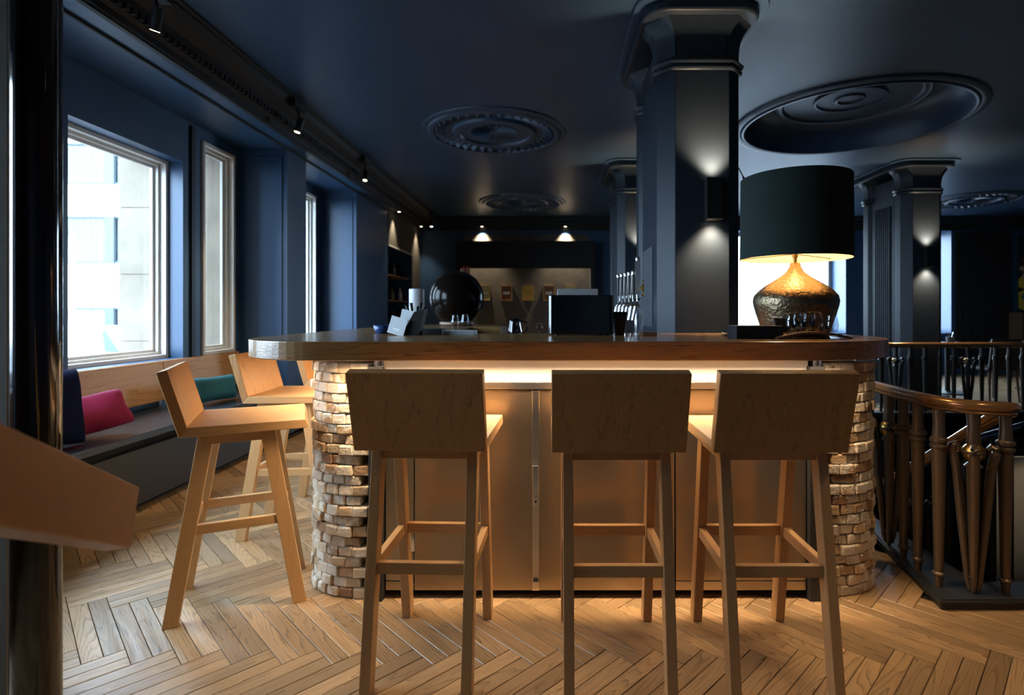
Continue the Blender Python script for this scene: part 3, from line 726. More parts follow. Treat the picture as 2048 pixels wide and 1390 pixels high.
m = MB(); m.box(-.985, -.97, 2.92, 4.9, 0, 1.02); m.box(-.98, -.5, 4.88, 4.9, 0, 1.02); m.box(-.5, -.48, 4.3, 4.9, 0, 1.02)
m.box(-.97, -.66, 2.95, 4.30, .02, .98); m.box(-.98, -.5, 4.30, 4.86, .02, .98)
tag(m.build('back_bar_carcass', 'charcoal'), 'dark cabinet carcass carrying the left and rear leg of the counter', 'cabinet')

# ------------------------------------------------------------------ bar stools
def make_stool(label):
    e = thing('bar_stool', label, 'bar stool', (0, 0, 0), 0, 'oak bar stools')
    w = .2175; t = .038
    ang = R(15.5); c, s_ = math.cos(ang), math.sin(ang)
    # seat and backrest meet in a mitre
    zi, zo = .795, .795 - t                               # top and underside of the seat
    xi = -.165                                            # inner mitre line
    k = t * math.tan((math.pi / 2 - ang) / 2) ; xo = xi - k * 1.0
    m = MB(); m.prism([(xo, zo), (.255, zo), (.262, zo + .012), (.250, zi), (xi, zi)], -w, w, 'Y'); m.build('seat', 'oak', e, bevel=.003)
    Lb = .275
    ti = (xi - s_ * (Lb - .035), zi + c * (Lb - .035)); to = (ti[0] - c * t, ti[1] - s_ * t)
    m = MB(); m.prism([(xo, zo), (xi, zi), ti, to], -w, w, 'Y'); m.build('backrest', 'oak_back_shaded', e, bevel=.003)
    top = zo
    for sx in (-1, 1):
        for sy in (-1, 1):
            m = MB(); m.leg(sx * .228, sx * .108, 0, top, .054, sy * .162, .034); m.build('leg', 'oak_z', e, bevel=.002)
    def lx(z): return .228 - .120 * z / top
    m = MB()
    for sy in (-1, 1): m = MB(); m.box(-lx(.735) + .02, lx(.735) - .02, sy * .162 - .014, sy * .162 + .014, top - .042, top); m.build('apron', 'oak', e, bevel=.002)
    for sx in (-1, 1): m = MB(); m.box(sx * lx(.735) - .013, sx * lx(.735) + .013, -.146, .146, top - .042, top); m.build('apron', 'oak_y', e, bevel=.002)
    z = .372; x = lx(z)
    for sy in (-1, 1): m = MB(); m.box(-x + .02, x - .02, sy * .162 - .012, sy * .162 + .012, z - .019, z + .019); m.build('rung', 'oak', e, bevel=.002)
    for sx in (-1, 1): m = MB(); m.box(sx * x - .012, sx * x + .012, -.146, .146, z - .019, z + .019); m.build('rung', 'oak_y', e, bevel=.002)
    return e
s1 = make_stool('oak bar stool with its back to us, left one of three at the bar front')
s1.location = (-.418, 1.985, 0); s1.rotation_euler = (0, 0, R(88)); s1.scale = (1, 1, 1.012)
dup(s1, (.222, 1.965, 0), R(90), 'oak bar stool with its back to us, middle one of three at the bar')
dup(s1, (.744, 1.965, 0), R(90), 'oak bar stool with its back to the viewer, right one beside the right brick pier')
dup(s1, (-1.333, 2.376, 0), R(24.8), 'oak bar stool seen from the side, nearest one on the left of the bar').scale = (1, 1, .975)
dup(s1, (-1.43, 3.11, 0), R(3), 'oak bar stool seen from the side, second one behind on the left of the bar').scale = (1, 1, .975)
dup(s1, (-1.42, 3.81, 0), R(2), 'oak bar stool mostly hidden behind the left brick pier, third one back').scale = (1, 1, .975)

# ------------------------------------------------------------------ foreground: pillar, wall end, sloping rail
fp = thing('foreground_pillar', 'glossy dark lacquered round pillar at the left edge', 'pillar', (-1.494, 1.60, 0))
m = MB(); m.lathe([(.058, .05), (.058, H - .1)], 40); m.build('shaft', 'lacquer', fp, smooth=40)
m = MB(); m.lathe([(.07, 0), (.07, .03), (.066, .04), (.06, .05)], 40); m.build('base', 'lacquer', fp, smooth=40)
m = MB(); m.lathe([(.06, H - .1), (.08, H - .06), (.08, H)], 40); m.build('head', 'lacquer', fp, smooth=40)
m = MB(); m.box(-2.05, -1.645, 1.665, 1.79, 0, H); struct(m.build('wall_stub', 'plaster_dim'))
hr = thing('sloping_handrail', 'blurred oak handrail board with square-cut end in the left foreground', 'handrail', (0, 0, 0))
A_, B_ = Vector((-.934, 1.20, .770)), Vector((-.672, .504, 1.112))
dirv = (B_ - A_); A_ = A_; C_ = A_ + dirv * 1.0
m = MB(); m.bar(A_, C_, .050, .127, side=dirv.cross(Vector((0, 0, 1)))); m.build('board', 'rail_oak', hr, bevel=.004)
m = MB(); m.box(C_.x - .02, C_.x + .02, C_.y + .01, C_.y + .05, 0, C_.z - .02); m.build('post', 'black', hr)

# ------------------------------------------------------------------ table lamp
lp = thing('table_lamp', 'large table lamp with hammered bronze base and dark green drum shade', 'table lamp', (1.185, 2.66, ZT))
m = MB(); m.lathe([(.0, 0), (.148, 0), (.151, .01), (.164, .06), (.180, .11), (.190, .145), (.194, .170), (.188, .195), (.165, .222), (.130, .248), (.095, .270), (.062, .292), (.040, .312), (.027, .335), (.024, .352), (.020, .353), (0, .353)], 64); m.build('base', 'hammered', lp, smooth=50)
m = MB(); m.lathe([(.006, .352), (.009, .36), (.009, .375), (.014, .385), (.014, .42), (.006, .425), (.006, .45)], 20); m.build('socket', 'gold', lp, smooth=40)
m = MB(); m.lathe([(.0, .43), (.018, .44), (.030, .475), (.024, .505), (0, .515)], 20); m.build('bulb', 'bulb_glow', lp, smooth=True)
z0, z1, r0, r1 = .372, .760, .253, .250
m = MB(); m.lathe([(r0, z0), (r1, z1), (r1 - .004, z1), (0, z1 - .002)], 72, cap=False); m.build('shade', 'shade_velvet', lp, smooth=40)
sh = lp.children[-1]
m = MB(); m.lathe([(r0 - .004, z0), (r1 - .005, z1 - .004), (0, z1 - .006)], 72, cap=False); m.build('lining', 'shade_lining', sh, smooth=40)
for i in range(3):
    t = R(25 + 120 * i); m = MB(); m.tube([(.012*math.cos(t), .012*math.sin(t), .395), (.249*math.cos(t), .249*math.sin(t), .385)], .0022, 6); m.build('spoke', 'dark_bronze', sh)
lamp('lamp_light', 'POINT', (0, 0, .53), 9, (1, .68, .36), lp, shadow_soft_size=.03)

# ------------------------------------------------------------------ things on the counter
def tasting_glass(label, loc, k=1.0, group='tulip glasses on the wooden tray'):
    e = thing('tasting_glass', label, 'glass', loc, 0, group)
    m = MB(); m.lathe([(.0, .004), (.024*k, .005), (.030*k, .022*k), (.033*k, .036*k), (.029*k, .060*k), (.023*k, .085*k), (.025*k, .098*k), (.0238*k, .098*k), (.0215*k, .085*k), (.0275*k, .060*k), (.0312*k, .036*k), (.028*k, .022*k), (.0, .012)], 28, cap=False); m.build('bowl', 'tumbler', e, smooth=True)
    m = MB(); m.lathe([(.0, 0), (.024*k, 0), (.026*k, .003), (.02*k, .006), (0, .007)], 28, cap=False); m.build('foot', 'tumbler', e, smooth=True)
    return e
# menu holder with two cards
mh = thing('menu_holder', 'dark holder with two pale menu cards leaning on the counter', 'menu holder', (-.735, 2.72, ZT + .001))
m = MB(); m.prism([(.0, 0), (.085, 0), (.115, .13), (.062, .115)], 0, .075, 'Y'); m.build('holder', 'black_matte', mh)
m = MB(); m.bar((-.030, -.006, .004), (-.006, -.002, .087), .088, .003, side=(1, -.18, 0)); c1 = m.build('menu_card', 'paper', mh)
m = MB(); m.bar((.014, .030, .03), (.034, .036, .122), .085, .003, side=(1, -.18, 0)); c2 = m.build('menu_card', 'paper', mh)
m = MB(); m.bar((-.0228, -.0078, .0275), (-.0211, -.0076, .0335), .044, .001, side=(1, -.18, 0)); m.bar((-.0248, -.0078, .0205), (-.0238, -.0078, .024), .026, .001, side=(1, -.18, 0)); m.build('printed_line', 'paper_ink', c1)
# tool holder behind
tl = thing('tool_holder', 'dark holder with black handled bar tools behind the menu cards', 'tool holder', at(806, 640, 3.3) * 1)
tl.location.z = ZT; tl.location = (-.80, 3.25, ZT)
m = MB(); m.lathe([(.0, 0), (.05, 0), (.055, .10), (.05, .10), (.046, .01), (0, .01)], 24, cap=False); m.build('cup', 'leather', tl, smooth=40)
for i, (a, b, l) in enumerate(((-.035, .01, .16), (-.012, -.01, .17), (.012, .015, .15), (.03, -.01, .17), (.04, .02, .15))):
    m = MB(); m.tube([(a * .5, b, .02), (a * 1.0, b, .11), (a * 1.5, b, l)], [.004, .008, .009], 8); m.build('tool_handle', 'black', tl, smooth=True)
m = MB(); m.lathe([(0, 0), (.055, 0), (.057, .004), (.057, .286), (.053, .29), (.051, .286), (.051, .02), (0, .02)], 40, (-1.005, 4.15, ZT), cap=False)
tag(m.build('steel_cylinder', 'ceramic', smooth=40), 'tall pale grey cylinder standing on the left leg of the counter', 'canister')
m = MB(); m.box(-.690, -.558, 2.84, 2.94, ZT, ZT + .030); tag(m.build('black_tray', 'black_matte', bevel=.003), 'low black box beside the menu cards', 'box')
m = MB(); m.box(-.55, -.385, 2.80, 2.92, ZT, ZT + .020); tag(m.build('napkin_stack', 'paper', bevel=.002), 'flat pale stack of napkins in front of two small glasses', 'napkins')
m = MB(); m.lathe([(0, 0), (.030, 0), (.04, .02), (.046, .045), (.044, .045), (.037, .02), (0, .005)], 24, (-.90, 2.95, ZT), cap=False); tag(m.build('small_bowl', 'blue_cup', smooth=True), 'small blue bowl at the left behind the menu cards', 'bowl')
tasting_glass('small tulip glass standing left of the pair beside the black globe', (-.752, 4.36, ZT), .98, 'pair of glasses near the globe')
bpy.context.view_layer.update()
tasting_glass('small tulip glass standing right of the pair beside the black globe', (-.676, 4.37, ZT), 1.04, 'pair of glasses near the globe')
# black globe
gl = thing('black_globe', 'glossy black globe vessel on the rear leg of the counter', 'globe', (-.80, 4.72, ZT))
prof = [(.10, .0)] + [(.232 * math.sin(R(a)), .236 - .232 * math.cos(R(a))) for a in range(26, 181, 6)]
m = MB(); m.lathe([(0, .02)] + prof[1:], 64, cap=False); m.build('sphere', 'globe_black', gl, smooth=True)
m = MB(); m.lathe([(.0, 0), (.13, 0), (.145, .012), (.145, .030), (.13, .036), (.105, .030), (0, .030)], 48, cap=False); m.build('ring_base', 'tray_wood', gl, smooth=50)
# register
rg = thing('cash_register', 'glossy black rounded till with a grey top on the counter', 'cash register', (.155, 2.82, ZT))
rp = arc(.135, -.075, .028, -90, 0, 6) + arc(.135, .075, .028, 0, 90, 6) + arc(-.135, .075, .028, 90, 180, 6) + arc(-.135, -.075, .028, 180, 270, 6)
m = MB(); m.prism(rp, .006, .200); m.build('housing', 'black_gloss', rg, smooth=30, bevel=.004)
m = MB(); m.prism([(-.085, .0), (.075, .0), (.075, .008), (-.07, .032), (-.085, .032)], -.118, .085, 'X'); tp_ = m.build('screen_back', 'ceramic', rg, bevel=.002); tp_.location = (0, 0, .199)
for sx in (-1, 1):
    for sy in (-1, 1): m = MB(); m.lathe([(.012, 0), (.012, .008)], 12, (sx*.12, sy*.065, 0)); m.build('foot', 'black', rg)
# tapered bin
bn_ = thing('tapered_bin', 'dark tapered leather bin right of the black till', 'bin', (.355, 2.80, ZT))
m = MB(); m.prism([(-.020, 0), (.020, 0), (.032, .115), (-.032, .115)], -.03, .03, 'Y'); m.build('body', 'leather', bn_, bevel=.003)
m = MB(); m.box(-.035, .035, -.034, .034, .098, .118); m.build('band', 'black', bn_, bevel=.002)
# beer tap tower behind the column
tp = thing('beer_tap_tower', 'chrome beer tap rail with a row of tap handles beside the largest column', 'beer taps', (.60, 4.1, -.07))
m = MB(); m.tube([(.10, .25, .93), (.10, .25, 1.33)], .035, 28); m.build('pillar', 'chrome', tp, smooth=40)
m = MB(); m.tube([(.10, -.05, 1.36), (.10, .55, 1.36)], .045, 24); m.build('rail', 'chrome', tp, smooth=40)
for i in range(6):
    y_ = -.02 + i * .10; a_ = .050 - i * .016
    m = MB(); m.tube([(.10, y_, 1.36), (a_, y_, 1.365), (a_ - .015, y_, 1.33), (a_ - .035, y_, 1.23)], .013, 10); fa = m.build('faucet', 'chrome', tp, smooth=40)
    m = MB(); m.tube([(a_, y_, 1.37), (a_, y_, 1.42)], .008, 8); m.build('stem', 'chrome', fa, smooth=40)
    hh = .155 if i else .25
    m = MB()
    if i == 0: m.box(a_ - .019, a_ + .019, y_ - .012, y_ + .012, 1.42, 1.42 + hh)
    else: m.tube([(a_, y_, 1.42), (a_, y_, 1.46), (a_, y_, 1.42 + hh)], [.008, .012, .015], 10)
    m.build('tap_handle', 'steel_bright' if i == 0 else 'black', fa)
    m = MB(); m.lathe([(0, 0), (.015, 0), (.018, .022), (.013, .03), (0, .032)], 12, (a_, y_, 1.42 + hh)); m.build('handle_cap', 'steel_bright', fa, smooth=40)
m = MB(); m.lathe([(.012, 0), (.030, .012), (.012, .028), (.024, .045), (.033, .068), (.024, .09), (.010, .10), (.022, .115), (.012, .13)], 16, (.095, -.07, 1.40)); m.build('ornate_handle', 'gold', tp, smooth=40)
m = MB(); m.box(.03, .10, -.1, .66, .85, .93); m.box(.04, .09, -.08, .64, .07, .85); m.build('tap_cabinet', 'charcoal', tp)
bg_ = thing('beer_glass', 'tall clear beer glass standing under the chrome taps', 'glass', (.452, 2.83, ZT))
m = MB(); m.lathe([(.0, .002), (.027, .002), (.030, .10), (.034, .105), (.032, .105), (.027, .10), (.025, .015), (0, .012)], 28, cap=False); m.build('bowl', 'tumbler', bg_, smooth=40)
m = MB(); m.box(.452, .522, 2.68, 2.75, ZT, ZT + .018); tag(m.build('wood_block', 'tray_wood', bevel=.002), 'small flat wooden block on the counter in front of the largest column', 'wood block')
for i, (x, y_, s_) in enumerate(((.375, 2.72, .009), (.405, 2.74, .008), (.39, 2.77, .008))):
    m = MB(); m.lathe([(0, 0), (s_, 0), (s_, .01), (0, .014)], 14, (x, y_, ZT)); tag(m.build('coin', 'steel_bright', smooth=40), 'shiny coin on the counter beside the dark bin, ' + ['leftmost', 'rightmost', 'rear'][i] + ' of three', 'coin', 'coins beside the bin')
# back bar odds and ends between globe and till
m = MB(); m.box(-.36, -.02, 4.05, 4.75, .98, 1.00); m.box(-.34, -.04, 4.08, 4.72, 0, .98)
tag(m.build('steel_worktop', 'steel_bright', bevel=.003), 'stainless steel worktop at the end of the rear counter', 'worktop')
m = MB(); m.prism([(-.22, 0), (.0, 0), (.02, .03), (-.2, .035)], -.1, .1, 'Y'); o = m.build('folded_cloth', 'black_matte', bevel=.006); o.location = (-.12, 4.55, 1.0); tag(o, 'folded black cloth lying on the steel worktop', 'cloth')
jg = thing('black_jug', 'squat black jug on the steel worktop', 'jug', (-.27, 4.2, 1.0))
m = MB(); m.lathe([(0, 0), (.05, 0), (.06, .05), (.05, .10), (.042, .14), (.046, .17), (.04, .17), (.036, .14), (0, .1)], 28, cap=False); m.build('body', 'black_gloss', jg, smooth=True)
m = MB(); m.tube([(.045, 0, .15), (.09, 0, .14), (.095, 0, .09), (.055, 0, .05)], .007, 8); m.build('handle', 'black_gloss', jg, smooth=True)
for i, x in enumerate((-.06, -.10)):
    e = thing('wine_glass', 'upturned clear glass on the steel worktop, %s one' % ('front' if i == 0 else 'rear'), 'glass', (x, 4.12 + .08 * i, 1.0), 0, 'glasses on the steel worktop')
    m = MB(); m.lathe([(.030, 0), (.034, .04), (.026, .075), (.005, .085), (.004, .13), (.02, .135), (0, .138)], 22, cap=False); m.build('bowl', 'tumbler', e, smooth=True)
# acrylic holder, black boxes, tray of glasses
ah = thing('clear_holder', 'small clear acrylic holder on the counter left of the black boxes', 'holder', (.775, 2.62, ZT))
m = MB(); m.box(-.052, -.040, -.02, .02, 0, .026); m.tube([(-.045, 0, .024), (.045, 0, .024), (.053, 0, .014), (.045, 0, .004), (.02, 0, .004)], .0035, 8); m.build('loop', 'tumbler', ah)
m = MB(); m.box(.05, .10, -.015, .02, 0, .011); m.build('coaster', 'tray_wood', ah)
m = MB(); m.box(.807, 1.01, 2.38, 2.51, ZT, ZT + .056); tag(m.build('black_box', 'black_matte', bevel=.003), 'flat black box left of the lamp base on the counter', 'box')
tr = thing('glass_tray', 'dark curved wooden stave tray carrying tulip glasses in front of the lamp', 'tray', (1.135, 2.40, ZT))
m = MB(); pts = []
for i in range(13):
    u = i / 6 - 1; pts.append((u * .165, .006 + .026 * (1 - u * u)))
m.prism(pts + [(p[0] * .96, p[1] - .010 if abs(p[0]) < .16 else max(.0, p[1] - .006)) for p in pts[::-1]], -.05, .05, 'Y'); tro = m.build('stave', 'tray_wood', tr, bevel=.002)
gx = [(-.085, .0), (-.045, .03), (.0, .028), (.04, .03), (.088, .0)]
for i, (x, y_) in enumerate(gx):
    zz = .006 + .026 * (1 - (x / .165) ** 2)
    tasting_glass(['tulip glass at the left end of the wooden tray', 'second tulip glass from the left on the wooden tray', 'middle tulip glass on the wooden tray', 'second tulip glass from the right on the wooden tray', 'tulip glass at the right end of the wooden tray'][i], (1.135 + x, 2.40 + y_ - .012, ZT + zz), .86)
m = MB(); m.prism([(0, 0), (.05, 0), (.055, .085), (-.02, .09)], 0, .02, 'Y'); o = m.build('menu_wedge', 'leather', bevel=.002); o.location = (1.035, 2.49, ZT); tag(o, 'dark leather wedge standing behind the left glass on the tray', 'card holder')

# ------------------------------------------------------------------ back of the room, left
bd = thing('sign_board', 'wide black board hung before the rear wall above the prints', 'board', (0, 0, 0))
m = MB(); m.box(-1.72, .78, 10.52, 10.60, 2.06, 2.58); m.build('panel', 'black_matte', bd)
for x in (-1.80, .78): m = MB(); m.box(x, x + .08, 10.52, YB - .01, 0, 2.58); m.build('side_frame', 'black_matte', bd)
for px in (963, 1131):
    x = (px - CX) / FPX * 10.75
    e = thing('ceiling_downlight', 'small downlight glowing above the black board, %s one' % ('left' if px < 1000 else 'right'), 'downlight', (x, 10.815, 2.90), 0, 'downlights above the board')
    m = MB(); m.tube([(0, 0, 0), (0, 0, .10)], .03, 18); m.tube([(0, 0, .1), (0, .08, .1)], .01, 8); m.build('can', 'black', e, smooth=40)
    m = MB(); m.tube([(0, 0, -.003), (0, 0, .001)], .024, 16); m.build('lens', 'lens_glow', e)
    lamp('down_light', 'SPOT', (0, 0, -.02), 320, WARMW, e, aim=(0, .02, -2), spot_size=R(80), spot_blend=.8, shadow_soft_size=.03)
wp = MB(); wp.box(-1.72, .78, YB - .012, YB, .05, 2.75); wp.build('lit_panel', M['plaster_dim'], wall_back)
for i, (px, col, lb, ds) in enumerate(((969, 'olive_print', 'white_label', 'olive framed print with white label, half behind the black globe'), (1013, 'brown_print', 'white_label', 'brown framed print with white label, left one'), (1056, 'gold_print', 'ink', 'golden yellow framed print in the middle of the row'), (1098, 'brown_print', 'white_label', 'brown framed print with white label, right one above the till'), (1140, 'olive_print', 'white_label', 'olive framed print at the right end of the row'))):
    d = YB - .03; p = at(px, 586, d)
    e = thing('framed_print', ds, 'framed print', (p.x, YB - .012, p.z), 0, 'framed prints on the rear wall')
    w, h = .110, .150
    m = MB(); m.box(-w, w, -.03, 0, -h, -h + .012); m.box(-w, w, -.03, 0, h - .012, h); m.box(-w, -w + .012, -.03, 0, -h, h); m.box(w - .012, w, -.03, 0, -h, h); m.build('frame', 'frame_gold', e)
    m = MB(); m.box(-w + .012, w - .012, -.016, -.004, -h + .012, h - .012); pr = m.build('print', col, e)
    m = MB(); m.box(-.062, .062, -.018, -.016, -.025, .025); lbo = m.build('print_label', lb if lb != 'ink' else 'gold_print', pr)
    m = MB()
    for k in range(6): m.box(-.045 + k * .016, -.036 + k * .016, -.0195, -.018, -.008 + .004 * (k % 2), .008)
    m.build('lettering', 'ink', lbo)
fs_ = thing('fire_sign', 'red fire safety sign with white symbols beside the black board', 'sign', at(931, 541, 10.50), 0)
m = MB(); m.box(-.08, .08, 0, .006, -.08, .08); m.build('plate', 'red_sign', fs_)
m = MB(); m.box(-.055, -.025, -.002, 0, -.05, .02); m.lathe([(0, 0), (.012, 0), (.012, .03), (0, .03)], 12, (-.04, .002, .022)); m.box(.01, .02, -.002, 0, -.055, .05); m.box(.045, .055, -.002, 0, -.055, .05); m.box(.02, .045, -.002, 0, -.03, -.02); m.box(.02, .045, -.002, 0, .0, .01); m.box(.02, .045, -.002, 0, .03, .04); m.build('symbol', 'sign_white', fs_)
m = MB(); m.box(-.01, .01, .0, .02, -.01, .01); m.build('bracket', 'black', fs_)
# niche on the left wall with shelves and bottles
nsh = thing('niche_shelf', 'shelves inside the lit niche at the far left wall', 'shelf', (0, 0, 0))
for z in (1.0, 1.42, 1.84): m = MB(); m.box(-2.99, -2.62, 8.78, 10.22, z - .02, z); m.build('board', 'panel_wood', nsh)
k = 0
cols_ = ['brown_glass', 'olive_print', 'brown_glass', 'gold', 'brown_glass', 'paper']
for z in (1.0, 1.42, 1.84):
    for i in range(5):
        y_ = 9.0 + i * .26
        m = MB(); h = .26 + .04 * math.sin(i * 2.3 + z * 5); m.lathe([(0, 0), (.036, 0), (.038, .01), (.038, h * .6), (.014, h * .78), (.013, h), (0, h)], 16, (-2.74 - .05 * (i % 2), y_, z), cap=False)
        o = m.build('bottle', cols_[(i + k) % 6], smooth=40); tag(o, 'small bottle on the %s shelf of the far left niche, %s' % ({1.0: 'lowest', 1.42: 'middle', 1.84: 'top'}[z], ['nearest of five', 'second from the near end', 'in the middle', 'fourth from the near end', 'farthest of five'][i]), 'bottle', 'bottles on the %s niche shelf' % {1.0: 'lowest', 1.42: 'middle', 1.84: 'top'}[z])
    k += 1
m = MB(); m.box(XP - .01, XP + .015, 8.75, 10.27, 2.275, 2.30); m.build('niche_edge', 'frame_white', wall_left)
m = MB(); m.box(XP, XP + .008, 8.75, YB, 2.30, 2.94); m.box(XP, XP + .008, 10.28, YB, .4, 2.30); m.build('niche_panel', 'plaster_dim', wall_left)
for y_ in (9.0, 10.55):
    e = thing('niche_downlight', 'small downlight over the far left niche, %s one' % ('near' if y_ < 10 else 'rear'), 'downlight', (-2.47, y_, 2.86), 0, 'downlights over the niche')
    m = MB(); m.tube([(0, 0, 0), (0, 0, .09)], .028, 16); m.build('can', 'black', e, smooth=40)
    m = MB(); m.tube([(0, 0, -.003), (0, 0, .001)], .022, 16); m.build('lens', 'lens_glow', e)
    lamp('niche_light', 'SPOT', (0, 0, -.02), 60, WARMW, e, aim=(-.03, 0, -2), spot_size=R(75), spot_blend=.8, shadow_soft_size=.03)

# ------------------------------------------------------------------ balustrade around the stairwell
def smooth_path(pts, n=6):
    P_ = [Vector(p) for p in pts]; out = []
    for i in range(len(P_) - 1):
        p0, p1, p2, p3 = P_[max(i-1, 0)], P_[i], P_[i+1], P_[min(i+2, len(P_)-1)]
        for k in range(n):
            t = k / n; out.append(.5 * ((2*p1) + (p2-p0)*t + (2*p0-5*p1+4*p2-p3)*t*t + (3*p1-p0-3*p2+p3)*t**3))
    return out + [P_[-1]]
RZ = .83
def rail_mesh(path, r=.027):
    m = MB(); m.tube(path, r, 16, sx=1.15, sz=.85); m.tube([p - Vector((0, 0, .026)) for p in path], r * .62, 10, sx=1.3, sz=.7); return m
def baluster_mesh(h):
    m = MB(); m.lathe([(.013, 0), (.016, .03), (.018, .045), (.024, .05), (.024, .058), (.017, .064), (.018, .10), (.027, .58*h/.78), (.028, .61*h/.78), (.034, .615*h/.78), (.034, .625*h/.78), (.026, .632*h/.78), (.034, .64*h/.78), (.034, .652*h/.78), (.025, .66*h/.78), (.021, .72*h/.78), (.024, h)], 18); return m
bal_near = None
cu = MB(); cu.prism([(1.60, 2.25), (2.75, 2.25), (2.75, 2.40), (1.86, 2.40), (1.86, 3.0), (1.86, 6.0), (1.73, 6.0), (1.73, 2.95)], 0, .045)
cu.prism([(1.59, 2.24), (2.75, 2.24), (2.75, 2.41), (1.87, 2.41), (1.87, 6.0), (1.72, 6.0), (1.72, 2.95)], .028, .040)
curb = tag(cu.build('stair_curb', 'charcoal', bevel=.004), 'dark painted curb under the near stair railing', 'curb')
br = thing('stair_balustrade', 'bronze stair balustrade with curved wooden handrail right of the bar', 'balustrade', (0, 0, 0))
path = smooth_path([(1.78, 4.6, RZ), (1.77, 3.6, RZ), (1.735, 2.95, RZ), (1.70, 2.60, RZ), (1.70, 2.42, RZ), (1.76, 2.30, RZ), (1.87, 2.28, RZ - .005), (1.965, 2.34, RZ - .02), (1.985, 2.45, RZ - .07), (1.985, 2.7, RZ - .24), (1.985, 3.3, RZ - .66), (1.985, 4.1, RZ - 1.22), (1.985, 4.9, RZ - 1.78)])
rail_mesh(path).build('handrail', 'rail_wood', br, smooth=45)
bm_ = None; H1 = RZ - .045 - .028
for x, y_ in ((1.690, 2.63), (1.672, 2.50), (1.668, 2.36), (1.905, 2.30), (1.76, 3.05), (1.765, 3.20), (1.768, 3.50), (1.77, 3.65)):
    if bm_ is None: o = baluster_mesh(H1).build('baluster', 'bronze', br, smooth=35); bm_ = o.data
    else: o = bpy.data.objects.new('baluster', bm_); COL.objects.link(o); o.parent = br
    o.location = (x, y_, .045)
def newel(parent, x, y_, z, h, rot=0.0, mat='bronze'):
    g = bpy.data.objects.new('ornate_newel', None); COL.objects.link(g); g.parent = parent; g.location = (x, y_, z); g.rotation_euler = (0, 0, rot); k = h / .757
    m = MB(); m.lathe([(.008, .0), (.014, .03), (.016, .06), (.022, .065), (.016, .075), (.024, .50*k), (.026, .525*k), (.034, .53*k), (.020, .545*k), (.026, .56*k)], 16); m.lathe([(.040*.6, .615*k), (.026, .63*k), (.021, .68*k), (.026, h)], 16); m.build('shaft', mat, g, smooth=35)
    m = MB(); m.lathe([(.020, .548*k)] + [(.041 * math.sin(R(a)), .587*k - .041 * math.cos(R(a))) for a in range(20, 170, 10)], 22); m.build('ball', 'gold', g, smooth=True)
    m = MB(); m.lathe([(.0415, .583*k), (.0435, .585*k), (.0435, .592*k), (.0415, .594*k)], 22, cap=False); m.build('ball_band', mat, g, smooth=35)
    for i in range(4):                                     # scrolled struts that lean in to the foot
        t = R(45 + 90 * i); c, s_ = math.cos(t), math.sin(t)
        pr = [(.012, .012), (.020, .05), (.040, .30*k), (.058, .52*k), (.066, .56*k), (.074, .59*k), (.072, .612*k), (.060, .618*k), (.050, .604*k), (.052, .588*k), (.060, .584*k)]
        m = MB(); m.tube([(p[0]*c, p[0]*s_, p[1]) for p in pr], [.010, .012, .017, .018, .018, .018, .016, .014, .012, .011, .009], 8); m.build('strut', mat, g, smooth=45)
    return g
newel(br, 1.775, 2.305, .045, H1 - .0, R(10)); newel(br, 1.712, 2.78, .045, H1, R(20)); newel(br, 1.768, 3.36, .045, H1, R(20))
# descending flight
stw = thing('staircase', 'dark flight of stairs going down inside the stairwell', 'stairs', (0, 0, 0))
for i in range(14):
    y_ = 2.5 + i * .27; z = -.18 * (i + 1)
    m = MB(); m.box(2.02, 3.3, y_, y_ + .30, z - .04, z); m.build('tread', 'panel_wood', stw)
    m = MB(); m.box(2.02, 3.3, y_, y_ + .02, z, z + .14); m.build('riser', 'black', stw)
m = MB(); m.prism([(2.42, -.02), (2.42, -.38), (6.3, -2.95), (6.3, -2.55)], 1.965, 2.015, 'X'); m.build('stringer', 'black', stw)
for i in range(10):
    y_ = 2.62 + i * .20; zr = RZ - .24 - .70 * (y_ - 2.7); zs_ = zr - .80
    m = MB(); m.lathe([(.013, 0), (.018, .05), (.026, .55), (.032, .565), (.022, .58), (.020, .76)], 12, (1.99, y_, zs_)); m.build('baluster', 'dark_bronze', stw, smooth=40)
newel(stw, 1.99, 3.0, -.42, .76, 0, 'dark_bronze')
# lower wall rail on the right
lr = thing('lower_handrail', 'steel handrail lower down in the stairwell at the right edge', 'handrail', (0, 0, 0))
pa, pb_ = at(1932, 884, 3.62), at(2075, 842, 3.75)
m = MB(); m.tube([pa, pa + Vector((.03, 0, .012)), pb_, pb_ + (pb_ - pa)], .022, 12); m.build('rail', 'steel_bright', lr, smooth=40)
m = MB(); m.tube([pa + Vector((.02, 0, 0)), (pa.x + .02, pa.y, -.90)], .016, 10); m.build('post', 'dark_bronze', lr, smooth=40)
for k in range(4): m = MB(); m.tube([pa + Vector((.18 + k * .14, .03 * k, .03 + .035 * k)), (pa.x + .18 + k * .14, pa.y + .03 * k, -.90)], .016, 10); m.build('baluster', 'dark_bronze', lr, smooth=40)
